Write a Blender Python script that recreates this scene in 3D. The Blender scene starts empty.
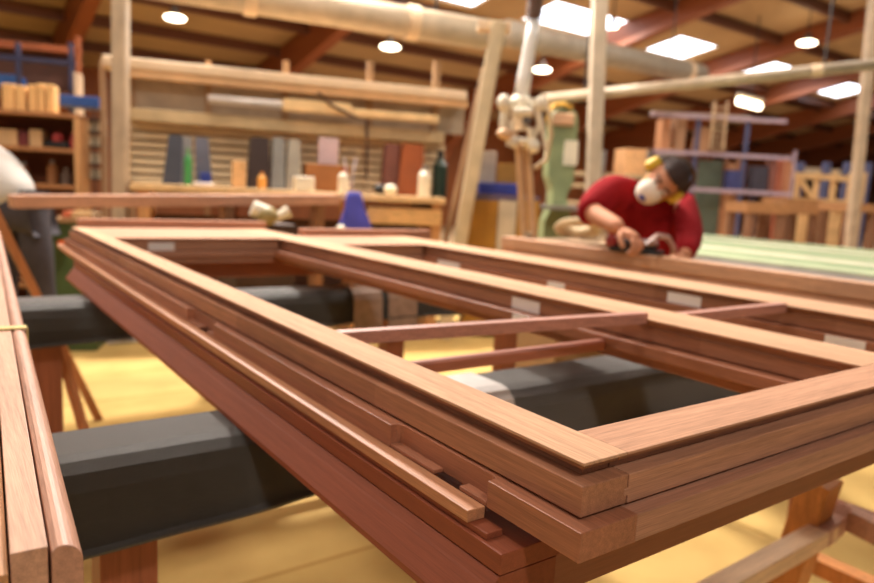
import bpy, bmesh, math, random
from mathutils import Vector, Matrix
random.seed(7)
S = bpy.context.scene
COL = S.collection
PI = math.pi
# ------------------------------------------------------------------ camera
R = Matrix(((0.8128198441, 0.0417618367, -0.5810162218), (-0.5801116238, 0.1485470286, -0.8008771967), (0.0528621306, 0.9880231421, 0.1449684995)))
C = Vector((-0.4724, -0.4091, 1.26))
F = 699.8
T = 1.02
cam = bpy.data.objects.new('camera', bpy.data.cameras.new('camera'))
COL.objects.link(cam)
cam.matrix_world = Matrix.Translation(C) @ R.to_4x4()
cam.data.sensor_width = 36; cam.data.lens = F * 36 / 874
cam.data.clip_start = .02; cam.data.clip_end = 300
cam.data.dof.use_dof = True; cam.data.dof.focus_distance = .68; cam.data.dof.aperture_fstop = 4.2
S.camera = cam
S.view_settings.view_transform = 'Standard'; S.view_settings.look = 'None'
S.view_settings.exposure = 0.0; S.view_settings.gamma = 1; S.view_settings.use_curve_mapping = False

def ray(x, y):
    return R @ Vector(((x - 437) / F, -(y - 291.5) / F, -1))
def at(x, y, d):          # point seen at photo position x, y at distance d
    return C + ray(x, y) * d
def onz(x, y, z):
    r = ray(x, y); return C + r * ((z - C.z) / r.z)
def ony(x, y, Y):
    r = ray(x, y); return C + r * ((Y - C.y) / r.y)
YAW = math.atan2(-0.58101, 0.80088)   # heading of the view, as a turn about z
# ------------------------------------------------------------------ materials
MATS = {}
def nodes(name):
    m = bpy.data.materials.new(name); m.use_nodes = True
    nt = m.node_tree; b = nt.nodes['Principled BSDF']
    return m, nt, b
def setc(b, c): b.inputs['Base Color'].default_value = (*c, 1)
def lin(r, g, b): 
    f = lambda v: (v/255/12.92) if v/255 <= .04045 else ((v/255+.055)/1.055)**2.4
    return (f(r), f(g), f(b))
def plain(name, rgb, rough=.6, metal=0, var=.15, scale=6, bump=0, spec=.5):
    if name in MATS: return MATS[name]
    m, nt, b = nodes(name); c = lin(*rgb)
    b.inputs['Roughness'].default_value = rough; b.inputs['Metallic'].default_value = metal
    b.inputs['Specular IOR Level'].default_value = spec
    tc = nt.nodes.new('ShaderNodeTexCoord'); n = nt.nodes.new('ShaderNodeTexNoise'); n.inputs['Scale'].default_value = scale; n.inputs['Detail'].default_value = 4
    r = nt.nodes.new('ShaderNodeValToRGB'); r.color_ramp.elements[0].position = .3; r.color_ramp.elements[1].position = .7
    r.color_ramp.elements[0].color = (*[v*(1-var) for v in c], 1); r.color_ramp.elements[1].color = (*[min(1, v*(1+var)) for v in c], 1)
    nt.links.new(tc.outputs['Object'], n.inputs['Vector']); nt.links.new(n.outputs['Fac'], r.inputs['Fac']); nt.links.new(r.outputs['Color'], b.inputs['Base Color'])
    if bump:
        bp = nt.nodes.new('ShaderNodeBump'); bp.inputs['Strength'].default_value = bump; bp.inputs['Distance'].default_value = .002
        n2 = nt.nodes.new('ShaderNodeTexNoise'); n2.inputs['Scale'].default_value = scale*40; nt.links.new(tc.outputs['Object'], n2.inputs['Vector'])
        nt.links.new(n2.outputs['Fac'], bp.inputs['Height']); nt.links.new(bp.outputs['Normal'], b.inputs['Normal'])
    MATS[name] = m; return m
def wood(name, rgb, axis='Y', dark=.66, rough=.5, seg=0, k=1.0, patch=.1, spec=.4):
    """timber: long streaks along an axis, fine pores, optional finger-jointed lengths of different tone"""
    key = name
    if key in MATS: return MATS[key]
    m, nt, b = nodes(name); c = lin(*rgb); N = nt.nodes.new; L = nt.links.new
    b.inputs['Roughness'].default_value = rough; b.inputs['Specular IOR Level'].default_value = spec
    tc = N('ShaderNodeTexCoord')
    def mapped(long, cross):
        mp = N('ShaderNodeMapping'); s = [cross*k]*3; s['XYZ'.index(axis)] = long*k
        mp.inputs['Scale'].default_value = s; L(tc.outputs['Object'], mp.inputs['Vector']); return mp
    m1 = mapped(5, 160); n1 = N('ShaderNodeTexNoise'); n1.inputs['Scale'].default_value = 1; n1.inputs['Detail'].default_value = 5; L(m1.outputs[0], n1.inputs['Vector'])
    m2 = mapped(26, 900); n2 = N('ShaderNodeTexNoise'); n2.inputs['Scale'].default_value = 1; n2.inputs['Detail'].default_value = 3; L(m2.outputs[0], n2.inputs['Vector'])
    m3 = mapped(1.3, 14); n3 = N('ShaderNodeTexNoise'); n3.inputs['Scale'].default_value = 1; n3.inputs['Detail'].default_value = 2; L(m3.outputs[0], n3.inputs['Vector'])
    a = N('ShaderNodeMath'); a.operation = 'MULTIPLY_ADD'; L(n1.outputs['Fac'], a.inputs[0]); a.inputs[1].default_value = .5
    a2 = N('ShaderNodeMath'); a2.operation = 'MULTIPLY'; L(n2.outputs['Fac'], a2.inputs[0]); a2.inputs[1].default_value = .5; L(a2.outputs[0], a.inputs[2])
    a3 = N('ShaderNodeMath'); a3.operation = 'MULTIPLY_ADD'; L(n3.outputs['Fac'], a3.inputs[0]); a3.inputs[1].default_value = .3; L(a.outputs[0], a3.inputs[2])
    r = N('ShaderNodeValToRGB'); r.color_ramp.elements[0].position = .45; r.color_ramp.elements[1].position = .85
    r.color_ramp.elements[0].color = (*[v*dark for v in c], 1); r.color_ramp.elements[1].color = (*[min(1, v*(2-dark)*.97) for v in c], 1)
    L(a3.outputs[0], r.inputs['Fac']); out = r.outputs['Color']
    if seg:
        sx = N('ShaderNodeSeparateXYZ'); L(tc.outputs['Object'], sx.inputs[0])
        q = N('ShaderNodeMath'); q.operation = 'MULTIPLY_ADD'; L(sx.outputs[axis], q.inputs[0]); q.inputs[1].default_value = 1/seg; q.inputs[2].default_value = .31
        fl = N('ShaderNodeMath'); fl.operation = 'FLOOR'; L(q.outputs[0], fl.inputs[0])
        wn = N('ShaderNodeTexWhiteNoise'); wn.noise_dimensions = '1D'; L(fl.outputs[0], wn.inputs['W'])
        hs = N('ShaderNodeMix'); hs.data_type = 'RGBA'; hs.blend_type = 'MULTIPLY'; hs.inputs[0].default_value = 1
        rr = N('ShaderNodeValToRGB'); rr.color_ramp.elements[0].color = (1-patch*2.2, 1-patch*2.7, 1-patch*2.9, 1); rr.color_ramp.elements[1].color = (1, 1, 1, 1)
        L(wn.outputs['Value'], rr.inputs['Fac']); L(out, hs.inputs[6]); L(rr.outputs['Color'], hs.inputs[7]); out = hs.outputs[2]
    L(out, b.inputs['Base Color'])
    bp = N('ShaderNodeBump'); bp.inputs['Strength'].default_value = .25; bp.inputs['Distance'].default_value = .0006
    L(n2.outputs['Fac'], bp.inputs['Height']); L(bp.outputs['Normal'], b.inputs['Normal'])
    MATS[name] = m; return m
def emit(name, rgb, s):
    if name in MATS: return MATS[name]
    m, nt, b = nodes(name); setc(b, lin(*rgb)); b.inputs['Emission Color'].default_value = (*lin(*rgb), 1); b.inputs['Emission Strength'].default_value = s
    MATS[name] = m; return m
# reddish joinery timber
WTY = wood('sanded_redwood_stile', (206, 162, 130), 'Y', seg=0, dark=.68, rough=.7, spec=.08)
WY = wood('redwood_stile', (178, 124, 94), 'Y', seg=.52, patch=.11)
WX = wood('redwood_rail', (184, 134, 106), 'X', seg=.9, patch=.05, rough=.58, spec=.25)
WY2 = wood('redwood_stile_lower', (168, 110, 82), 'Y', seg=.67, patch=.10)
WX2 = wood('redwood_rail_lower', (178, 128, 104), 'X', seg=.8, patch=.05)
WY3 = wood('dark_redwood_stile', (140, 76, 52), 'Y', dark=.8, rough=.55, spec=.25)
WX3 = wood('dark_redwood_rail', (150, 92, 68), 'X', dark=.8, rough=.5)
LATH = wood('lath_wood', (186, 130, 94), 'Y')
PINEX = wood('pine_x', (214, 170, 112), 'X', k=.25); PINEZ = wood('pine_z', (205, 150, 95), 'Z', k=.25)
REDZ = wood('leg_redwood', (150, 86, 60), 'Z', k=.5)
GLUL = wood('glulam', (138, 76, 44), 'Y', k=.05, dark=.85)
GLULX = wood('purlin_wood', (96, 56, 38), 'X', k=.05, dark=.8)
ply = plain('ceiling_ply', (176, 146, 108), .8, var=.12, scale=.6)
wallm = wood('wall_cladding', (146, 84, 44), 'Z', k=.06, dark=.75)
grey = plain('painted_grey_steel', (176, 160, 138), .45); white = plain('white_paint', (232, 222, 200), .5, var=.05)
black = plain('black_plastic', (30, 27, 26), .5); blue = plain('blue_plastic', (42, 58, 140), .5)
cream = plain('cream_paint', (224, 196, 162), .55, var=.08); green = plain('green_enamel', (128, 138, 98), .45)
dkgreen = plain('dark_green_paint', (72, 92, 52), .5); steel = plain('steel', (170, 165, 158), .35, .7)
# ------------------------------------------------------------------ mesh builder
class MB:
    def __init__(s): s.bm = bmesh.new()
    def box(s, a, b, M=None):
        x0, y0, z0 = a; x1, y1, z1 = b
        m = Matrix.Translation(((x0+x1)/2, (y0+y1)/2, (z0+z1)/2)) @ Matrix.Diagonal((abs(x1-x0), abs(y1-y0), abs(z1-z0), 1))
        bmesh.ops.create_cube(s.bm, size=1, matrix=(M @ m) if M else m); return s
    def bar(s, p0, p1, w, h, up=(0, 0, 1)):
        p0 = Vector(p0); p1 = Vector(p1); d = p1 - p0; L = d.length; d.normalize(); up = Vector(up)
        if abs(d.dot(up)) > .95: up = Vector((1, 0, 0)) if abs(d.x) < .9 else Vector((0, 1, 0))
        sx = d.cross(up).normalized(); u = sx.cross(d)
        m = Matrix((( sx.x, d.x, u.x, 0), (sx.y, d.y, u.y, 0), (sx.z, d.z, u.z, 0), (0, 0, 0, 1)))
        m.translation = (p0 + p1) / 2
        bmesh.ops.create_cube(s.bm, size=1, matrix=m @ Matrix.Diagonal((w, L, h, 1))); return s
    def cyl(s, p0, p1, r0, r1=None, seg=16):
        p0 = Vector(p0); p1 = Vector(p1); r1 = r0 if r1 is None else r1; d = p1 - p0
        m = Matrix.Translation((p0+p1)/2) @ d.to_track_quat('Z', 'Y').to_matrix().to_4x4()
        bmesh.ops.create_cone(s.bm, cap_ends=True, segments=seg, radius1=r0, radius2=r1, depth=d.length, matrix=m); return s
    def ball(s, p, r, sc=(1, 1, 1), M=None, seg=20):
        m = Matrix.Translation(p) @ (M.to_4x4() if M else Matrix.Identity(4)) @ Matrix.Diagonal((sc[0]*r, sc[1]*r, sc[2]*r, 1))
        bmesh.ops.create_uvsphere(s.bm, u_segments=seg, v_segments=seg//2+2, radius=1, matrix=m); return s
    def tube(s, pts, r, seg=10, closed=False):
        pts = [Vector(p) for p in pts]; n = len(pts); rings = []
        for i, p in enumerate(pts):
            a = pts[max(i-1, 0)]; b = pts[min(i+1, n-1)]; d = (b-a).normalized()
            q = d.to_track_quat('Z', 'Y'); rr = r[i] if isinstance(r, (list, tuple)) else r
            if i and rings:  # keep rings from twisting
                pass
            ring = [s.bm.verts.new(p + q @ Vector((math.cos(t*2*PI/seg)*rr, math.sin(t*2*PI/seg)*rr, 0))) for t in range(seg)]
            if rings:
                prev = rings[-1]; k = min(range(seg), key=lambda k: (ring[k].co - prev[0].co).length); ring = ring[k:] + ring[:k]
            rings.append(ring)
        for A, B in zip(rings, rings[1:]):
            for t in range(seg): s.bm.faces.new((A[t], A[(t+1) % seg], B[(t+1) % seg], B[t]))
        s.bm.faces.new(rings[0][::-1]); s.bm.faces.new(rings[-1]); return s
    def prism(s, poly, a, b, fn):
        """poly: 2-D outline, fn(u, v, w) -> point; swept from w=a to w=b"""
        A = [s.bm.verts.new(fn(u, v, a)) for u, v in poly]; B = [s.bm.verts.new(fn(u, v, b)) for u, v in poly]; n = len(poly)
        s.bm.faces.new(A[::-1]); s.bm.faces.new(B)
        for i in range(n): s.bm.faces.new((A[i], A[(i+1) % n], B[(i+1) % n], B[i]))
        return s
    def sweep(s, profs):
        """list of equal-length 3-D rings"""
        rings = [[s.bm.verts.new(p) for p in ring] for ring in profs]; n = len(rings[0])
        for A, B in zip(rings, rings[1:]):
            for i in range(n): s.bm.faces.new((A[i], A[(i+1) % n], B[(i+1) % n], B[i]))
        s.bm.faces.new(rings[0][::-1]); s.bm.faces.new(rings[-1]); return s
    def build(s, name, mat, parent=None, bevel=0, smooth=False, **tags):
        bmesh.ops.recalc_face_normals(s.bm, faces=s.bm.faces)
        me = bpy.data.meshes.new(name); s.bm.to_mesh(me); s.bm.free()
        o = bpy.data.objects.new(name, me); COL.objects.link(o); me.materials.append(mat)
        if parent:
            o.parent = parent; o.matrix_parent_inverse = PINV[root(parent).name]
        if bevel:
            bv = o.modifiers.new('bevel', 'BEVEL'); bv.width = bevel; bv.segments = 2; bv.limit_method = 'ANGLE'; bv.angle_limit = .6
        if smooth:
            for p in me.polygons: p.use_smooth = True
        for k, v in tags.items(): o[k] = v
        return o
PINV = {}
def root(o):
    while o.parent: o = o.parent
    return o
def thing(name, label, cat, loc=(0, 0, 0), group=None, rz=0):
    o = bpy.data.objects.new(name, None); COL.objects.link(o); o.empty_display_size = .05
    o.location = loc; o.rotation_euler = (0, 0, rz); o['label'] = label; o['category'] = cat
    if group: o['group'] = group
    PINV[o.name] = (Matrix.Translation(loc) @ Matrix.Rotation(rz, 4, 'Z')).inverted()
    return o
def sub(parent, mb, name, mat, bevel=0, smooth=False, **t):
    """a sub-part: child of a part (whose own frame is the world frame)"""
    o = mb.build(name, mat, None, bevel, smooth, **t)
    o.parent = parent; o.matrix_parent_inverse = Matrix.Identity(4)
    return o
def tag(o, label, cat, group=None, kind=None):
    o['label'] = label; o['category'] = cat
    if group: o['group'] = group
    if kind: o['kind'] = kind
    return o
def recentre(o):
    """a one-mesh thing keeps its own origin at its base"""
    me = o.data; vs = [v.co for v in me.vertices]
    c = Vector(((min(v.x for v in vs)+max(v.x for v in vs))/2, (min(v.y for v in vs)+max(v.y for v in vs))/2, min(v.z for v in vs)))
    me.transform(Matrix.Translation(-c)); o.location = c; return o
def struct(o): o['kind'] = 'structure'; return o
def dup(rt, loc, rz=None, label=None, group=None):
    r = rt.copy(); COL.objects.link(r); r.location = loc
    if rz is not None: r.rotation_euler = (0, 0, rz)
    if label: r['label'] = label
    if group: r['group'] = group
    for ch in list(rt.children):
        c = ch.copy(); COL.objects.link(c); c.parent = r
        for g in list(ch.children):
            d = g.copy(); COL.objects.link(d); d.parent = c
    return r
def PM(x, y, d, rz=0):   # frame at a distant spot, turned to face the viewer's heading
    p = at(x, y, d); return Matrix.Translation(p) @ Matrix.Rotation(YAW + rz, 4, 'Z')
def lbox(mb, M, x0, x1, y0, y1, z0, z1): return mb.box((x0, y0, z0), (x1, y1, z1), M)

# ================================================================== THE HALL
def roofz(y): return 5.0 + .18*(12 - y)
YW = 19.0
X0, X1, YB = -14, 52, -6
fl = MB().box((X0, YB, -.1), (X1, YW, 0))
m, nt, b = nodes('yellow_floor'); N = nt.nodes.new; L = nt.links.new
tc = N('ShaderNodeTexCoord'); br = N('ShaderNodeTexBrick'); br.inputs['Scale'].default_value = 1
br.offset = .5; br.inputs['Brick Width'].default_value = 2.5; br.inputs['Row Height'].default_value = .53; br.inputs['Mortar Size'].default_value = .012; br.inputs['Mortar Smooth'].default_value = .6
br.inputs['Color1'].default_value = (*lin(206, 172, 106), 1); br.inputs['Color2'].default_value = (*lin(198, 164, 98), 1); br.inputs['Mortar'].default_value = (*lin(176, 138, 74), 1)
mp = N('ShaderNodeMapping'); mp.inputs['Location'].default_value = (.4, .02, 0); L(tc.outputs['Object'], mp.inputs[0]); L(mp.outputs[0], br.inputs['Vector'])
ns = N('ShaderNodeTexNoise'); ns.inputs['Scale'].default_value = 3; ns.inputs['Detail'].default_value = 6; L(tc.outputs['Object'], ns.inputs['Vector'])
mx = N('ShaderNodeMix'); mx.data_type = 'RGBA'; mx.blend_type = 'MULTIPLY'; mx.inputs[0].default_value = .5
rr = N('ShaderNodeValToRGB'); rr.color_ramp.elements[0].color = (.72, .68, .6, 1); rr.color_ramp.elements[1].color = (1.0, 1.0, 1, 1); rr.color_ramp.elements[0].position = .35; rr.color_ramp.elements[1].position = .6
L(ns.outputs['Fac'], rr.inputs['Fac']); L(br.outputs['Color'], mx.inputs[6]); L(rr.outputs['Color'], mx.inputs[7])
# further off the floor is bare pale concrete
sxy = N('ShaderNodeSeparateXYZ'); L(tc.outputs['Object'], sxy.inputs[0])
gt = N('ShaderNodeMath'); gt.operation = 'GREATER_THAN'; gt.inputs[1].default_value = 4.6; L(sxy.outputs['X'], gt.inputs[0])
mc = N('ShaderNodeMix'); mc.data_type = 'RGBA'; L(gt.outputs[0], mc.inputs[0]); L(mx.outputs[2], mc.inputs[6]); mc.inputs[7].default_value = (*lin(214, 184, 146), 1)
L(mc.outputs[2], b.inputs['Base Color']); b.inputs['Roughness'].default_value = .85; b.inputs['Specular IOR Level'].default_value = .2
struct(fl.build('floor', m))
struct(MB().box((X0, YW, 0), (X1, YW+.2, 3.9)).build('wall_back', wallm))
# the roof deck, with openings for the roof windows
SKY = [(-6.6, -4.9), (-2.4, -.7), (1.9, 3.6), (7.0, 8.9), (10.25, 12.6), (14.5, 16.1), (18.8, 20.5), (23.1, 24.8), (27.4, 29.0)]
SY0, SY1 = 10.7, 11.8
ce = MB()
def slab(x0, x1, y0, y1, t=.06, lo=0):
    ce.prism([(y0, roofz(y0)+lo), (y1, roofz(y1)+lo), (y1, roofz(y1)+lo+t), (y0, roofz(y0)+lo+t)], x0, x1, lambda u, v, w: (w, u, v))
slab(X0, X1, SY1, YW+.2); slab(X0, X1, YB, SY0)
prev = X0
for a, bb in SKY: slab(prev, a, SY0, SY1); prev = bb
slab(prev, X1, SY0, SY1)
struct(ce.build('ceiling', ply))
skym = emit('roof_window_daylight', (232, 240, 255), 5.5)
for i, (a, bb) in enumerate(SKY):
    w = MB(); w.prism([(SY0, roofz(SY0)+.05), (SY1, roofz(SY1)+.05), (SY1, roofz(SY1)+.08), (SY0, roofz(SY0)+.08)], a, bb, lambda u, v, q: (q, u, v))
    struct(w.build('window_%d' % (i+1), skym))
# purlins running along the hall and glued-laminated portal frames
pu = [ -4.5 + k*1.55 for k in range(15)]
for k, y in enumerate(pu):
    if SY0-.2 < y < SY1+.2: y = SY1+.3
    o = MB().box((X0, y-.06, roofz(y)-.22), (X1, y+.06, roofz(y)+.0)).build('trim_%d' % (k+1), GLULX); struct(o)
FX = [-10.8, -6.6, -2.4, 1.9, 6.4] + [12.6 + 4.25*k for k in range(0, 9)]
for k, x in enumerate(FX):
    # rafter, curved haunch and leg in one bent timber
    inner = []; outer = []
    for y in (YB+.1, -1, 4, 9, 12.5): outer.append((y, roofz(y)-.02)); inner.append((y, roofz(y)-.44 - .03*max(0, y-8)))
    for t in range(1, 9):
        a = t/8*PI/2; yy = 13.6 + 4.6*math.sin(a); 
        zz = roofz(13.6) - .80 - 3.3*(1-math.cos(a)); inner.append((yy, zz))
        outer.append((13.6 + 5.2*math.sin(a), min(roofz(13.6 + 5.2*math.sin(a))-.02, roofz(13.6)-.05 - 1.6*(1-math.cos(a))**2)))
    inner.append((18.3, .0)); outer.append((18.85, .0))
    mb = MB()
    for i in range(len(inner)-1):
        A, B2, Cc, D = inner[i], inner[i+1], outer[i+1], outer[i]
        mb.prism([A, B2, Cc, D], x-.13, x+.13, lambda u, v, w: (w, u, v))
    bmesh.ops.remove_doubles(mb.bm, verts=mb.bm.verts, dist=.0005)
    struct(mb.build('trim_%d' % (k+40), GLUL))
# ------------------------------------------------------------------ lamps
def lamp_at(x, y, r, label):
    rr = ray(x, y); t = (5 + .18*12 - .75 - C.z - .18*C.y) / (rr.z + .18*rr.y); p = C + rr*t
    o = thing('pendant_lamp', label, 'lamp', tuple(p), 'round high-bay lamps under the roof')
    MB().ball(p, r*t/F, (1, 1, .28)).build('bulb_cover', emit('lamp_glow', (255, 244, 214), 9), o, smooth=True)
    q = p + Vector((0, 0, .26*r*t/F)); MB().cyl(q, q+Vector((0, 0, .16)), r*t/F*.55, .05, 20).build('housing', MATS['purlin_wood'] if 0 else plain('lamp_housing', (70, 56, 46), .6), o)
    MB().cyl(q+Vector((0, 0, .2)), (q.x, q.y, roofz(q.y)-.0), .015, seg=6).build('cord', black, o)
lamp_at(175, 18, 10.5, 'round lit lamp nearest the left pole, above the panel saw')
lamp_at(390, 47, 10, 'round lit lamp above the middle of the long saw rail')
lamp_at(542, 70, 9, 'round lit lamp just right of the white hoist tube')
lamp_at(679, 88, 6.5, 'small distant round lamp above the blue rack')
lamp_at(807, 43, 9, 'round lit lamp on the rafter in the upper right corner')
lamp_at(613, 27, 5, 'small round lamp right beside the tall right pole')
o = thing('strip_lamp', 'short glowing tube lamp hanging above the right side of the blue rack', 'lamp', tuple(at(750, 102, 16)))
M = PM(750, 102, 16, .3)
MB().cyl(M @ Vector((-.32, 0, 0)), M @ Vector((.28, 0, -.08)), .085).build('tube', emit('lamp_glow2', (255, 240, 205), 8), o, smooth=True)
MB().bar(M @ Vector((-.34, 0, .14)), M @ Vector((.34, 0, .06)), .16, .06).build('housing', grey, o)
MB().cyl(M @ Vector((0, 0, .1)), M @ Vector((0, 0, 1.9)), .015, seg=6).build('cord', black, o)

# ================================================================== JOINERY STACK
def zb(a, b): return T + a, T + b
# --- top sash
top = thing('window_sash', 'uppermost reddish-brown timber sash frame with pale sanded top faces, topmost of the stack', 'window frame', (0, 0, T-.05), 'stacked timber sashes')
def stile1(name, x0, x1, y0, y1, near, far, capm, bodym, outL, outR):
    """lip, stepped neck and square block; outL/outR: how far the block projects past the lip (negative: set back)"""
    cap = MB().box((x0, y0, T-.0035), (x1, y1, T)).build(name, WTY, top, bevel=.0008)
    bd = MB()
    bd.box((x0+.006, y0+near*.006, T-.010), (x1-.006, y1-.002, T-.0035))
    bd.box((x0+.012, y0+near*.012, T-.018), (x1-.012, y1-.004, T-.010))
    bd.box((x0-outL, y0-near*outL-(1-near)*0, T-.0478), (x1+outR, y1+far*.008, T-.018))
    bd.box((x0-outL+.007, y0-near*outL+near*.007, T-.0502), (x1+outR-.007, y1, T-.0476))
    return cap, bd
cap, bd = stile1('stile', 0, .061, 0, 2.886, 1, 1, WTY, WY, .008, -.006)
sub(cap, bd, 'moulded_edge', WY, bevel=.0012)
cap, bd = stile1('stile', .705, .843, .0665, 2.93, 0, 0, WTY, WY, -.010, -.010)
sub(cap, bd, 'moulded_edge', WY, bevel=.0012)
cap, bd = stile1('stile', 1.245, 1.425, .0665, 2.56, 0, 0, WTY, WY, -.010, .008)
sub(cap, bd, 'moulded_edge', WY, bevel=.0012)
def rail1(x0, x1, y0, y1, near, blk_near, blk_far, name='rail'):
    cap = MB().box((x0+.0004, y0, T-.0035), (x1, y1, T-.0003)).build(name, wood('rail_top', (198, 152, 124), 'X', seg=1.1, patch=.05, rough=.7, spec=.08), top, bevel=.0008)
    b2 = MB()
    e_ = .0055*near
    b2.box((x0+.0004-e_, y0+.006, T-.010), (x1, y1-.006, T-.0035)); b2.box((x0+.0004-2*e_, y0+.012, T-.018), (x1, y1-.012, T-.010))
    b2.box((x0+.0004-e_, y0-blk_near, T-.0478), (x1, y1+blk_far, T-.0182))
    b2.box((x0+.0004, y0-blk_near+.007, T-.0502), (x1, y1+blk_far-.007, T-.0476))
    return cap, b2
cap, bd = rail1(.061, 1.425, 0, .066, 1, .0085, -.008)
bd.box((.050, -.0086, T-.040), (.0575, .004, T-.032))
sub(cap, bd, 'moulded_edge', WX, bevel=.0010)
cap, bd = rail1(.061, .705, 2.36, 2.875, 0, -.010, .008, 'rail'); sub(cap, bd, 'moulded_edge', WX)
cap, bd = rail1(.843, 1.245, 2.07, 2.50, 0, -.010, .008, 'rail'); sub(cap, bd, 'moulded_edge', WX)
MB().box((.03, 2.90, T-.03), (.870, 2.95, T+.034)).build('drip_moulding', wood('moulding_wood', (190, 138, 112), 'X', rough=.7, spec=.1), top, bevel=.004)
MB().box((.875, 2.50, T-.03), (1.58, 2.55, T+.030)).build('drip_moulding', MATS['moulding_wood'], top, bevel=.004)
# thin glazing bars across the openings
MB().bar((.0615, .598, T-.0112), (.7115, .492, T+.0006), .024, .0215).build('glazing_bar', wood('bar_wood', (182, 128, 112), 'X'), top)
MB().bar((.8445, .500, T-.0112), (1.2435, .486, T-.0062), .024, .0215).build('glazing_bar', MATS['bar_wood'], top)
TOPS = top
labm = plain('white_tape', (240, 232, 228), .6, var=.04)
def label(x0, y0, y1, z0, z1, horiz=False, par=None):
    top = par or TOPS
    if horiz: MB().box((y0, x0-.002, T+z0), (y1, x0+.0005, T+z1)).build('paper_tag', labm, top)
    else: MB().box((x0-.002, y0, T+z0), (x0+.0005, y1, T+z1)).build('paper_tag', labm, top)
label(.7155, .80, .90, -.049, -.019)
label(1.2555, .72, .83, -.049, -.019)
label(2.3705, .185, .28, -.049, -.0185, True)
# --- second sash: square block with routed lock pockets in its long side
s2 = thing('window_sash', 'second timber sash frame of the stack, showing routed lock pockets in its long left side', 'window frame', (0, 0, T-.1), 'stacked timber sashes')
zt, zl = T-.0505, T-.079
mb = MB()
pk = [(.102, .290), (.965, 1.143)]
out = [(.052, -.025), (-.025, -.025)]
for a, bb in pk:
    out += [(-.025, a), (-.0125, a+.002)] if 0 else [(-.025, a), (-.016, a+.0008), (-.0125, a+.004), (-.011, a+.010), (-.011, bb-.010), (-.0125, bb-.004), (-.016, bb-.0008), (-.025, bb)]
out += [(-.025, 2.905), (.052, 2.905)]
mb.prism(out, zl, zt, lambda u, v, w: (u, v, w))
for a, bb in pk:   # thin lips left at the pocket floor
    d = (bb-a); mb.box((-.0242, a+.001, zl+.0002), (-.0105, a+d*.25, zl+.0048)); mb.box((-.0242, bb-d*.50, zl+.0002), (-.0105, bb-.001, zl+.0048))
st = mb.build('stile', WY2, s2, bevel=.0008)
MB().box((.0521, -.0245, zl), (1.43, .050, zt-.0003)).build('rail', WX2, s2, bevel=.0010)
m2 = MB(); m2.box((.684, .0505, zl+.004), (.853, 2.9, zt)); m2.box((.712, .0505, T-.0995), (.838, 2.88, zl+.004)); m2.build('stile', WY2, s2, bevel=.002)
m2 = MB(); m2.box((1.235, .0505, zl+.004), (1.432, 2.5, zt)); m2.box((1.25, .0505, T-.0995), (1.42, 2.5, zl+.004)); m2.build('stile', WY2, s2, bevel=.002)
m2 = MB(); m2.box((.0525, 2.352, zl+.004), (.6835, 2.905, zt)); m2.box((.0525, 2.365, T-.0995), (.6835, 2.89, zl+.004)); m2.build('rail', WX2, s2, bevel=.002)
m2 = MB(); m2.box((.8535, 2.055, zl+.004), (1.2345, 2.5, zt)); m2.box((.8535, 2.07, T-.0995), (1.2345, 2.5, zl+.004)); m2.build('rail', WX2, s2, bevel=.002)
MB().prism([(.562, T-.082), (.586, T-.082), (.586, T-.064), (.581, T-.060), (.567, T-.060), (.562, T-.064)], .0525, .683, lambda u, v, w: (w, u, v)).build('glazing_bar', wood('bar_wood2', (160, 98, 78), 'X'), s2)
label(.6845, .80, .86, -.0745, -.054, par=s2)
for q_ in ((1.80, 1.95), (1.22, 1.30), (.28, .37)): label(1.2505, *q_, -.098, -.0755, par=s2); label(1.2355, *q_, -.0745, -.052, par=s2)
# --- laths between sash and box frame
la = MB().box((-.0465, .105, T-.0925), (-.0235, 2.96, T-.0792)).build('wooden_lath', LATH, bevel=.0012)
tag(recentre(la), 'narrow pale orange lath poking out under the second sash along the left side', 'lath')
la = MB(); la.box((-.043, .078, T-.0998), (-.022, 2.9, T-.0927))
tag(recentre(la.build('wooden_lath', WY3, bevel=.001)), 'thin dark red lath directly beneath the pale orange lath', 'lath')
# --- bottom box frame
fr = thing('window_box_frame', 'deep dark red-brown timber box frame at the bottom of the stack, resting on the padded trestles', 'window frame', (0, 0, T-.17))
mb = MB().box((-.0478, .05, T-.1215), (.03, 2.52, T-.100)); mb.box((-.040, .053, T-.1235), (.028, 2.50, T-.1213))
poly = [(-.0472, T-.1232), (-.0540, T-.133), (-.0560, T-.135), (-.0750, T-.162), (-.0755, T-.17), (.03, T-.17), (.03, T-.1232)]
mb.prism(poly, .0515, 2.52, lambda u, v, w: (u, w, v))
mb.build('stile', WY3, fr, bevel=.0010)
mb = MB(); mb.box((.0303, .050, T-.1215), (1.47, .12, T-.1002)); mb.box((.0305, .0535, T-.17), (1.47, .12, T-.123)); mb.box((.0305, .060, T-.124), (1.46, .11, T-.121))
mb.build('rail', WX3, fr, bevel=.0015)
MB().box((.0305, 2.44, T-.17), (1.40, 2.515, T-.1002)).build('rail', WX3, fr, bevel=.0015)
MB().box((1.3995, .1205, T-.17), (1.47, 2.52, T-.1002)).build('stile', WY3, fr, bevel=.0015)

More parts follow.
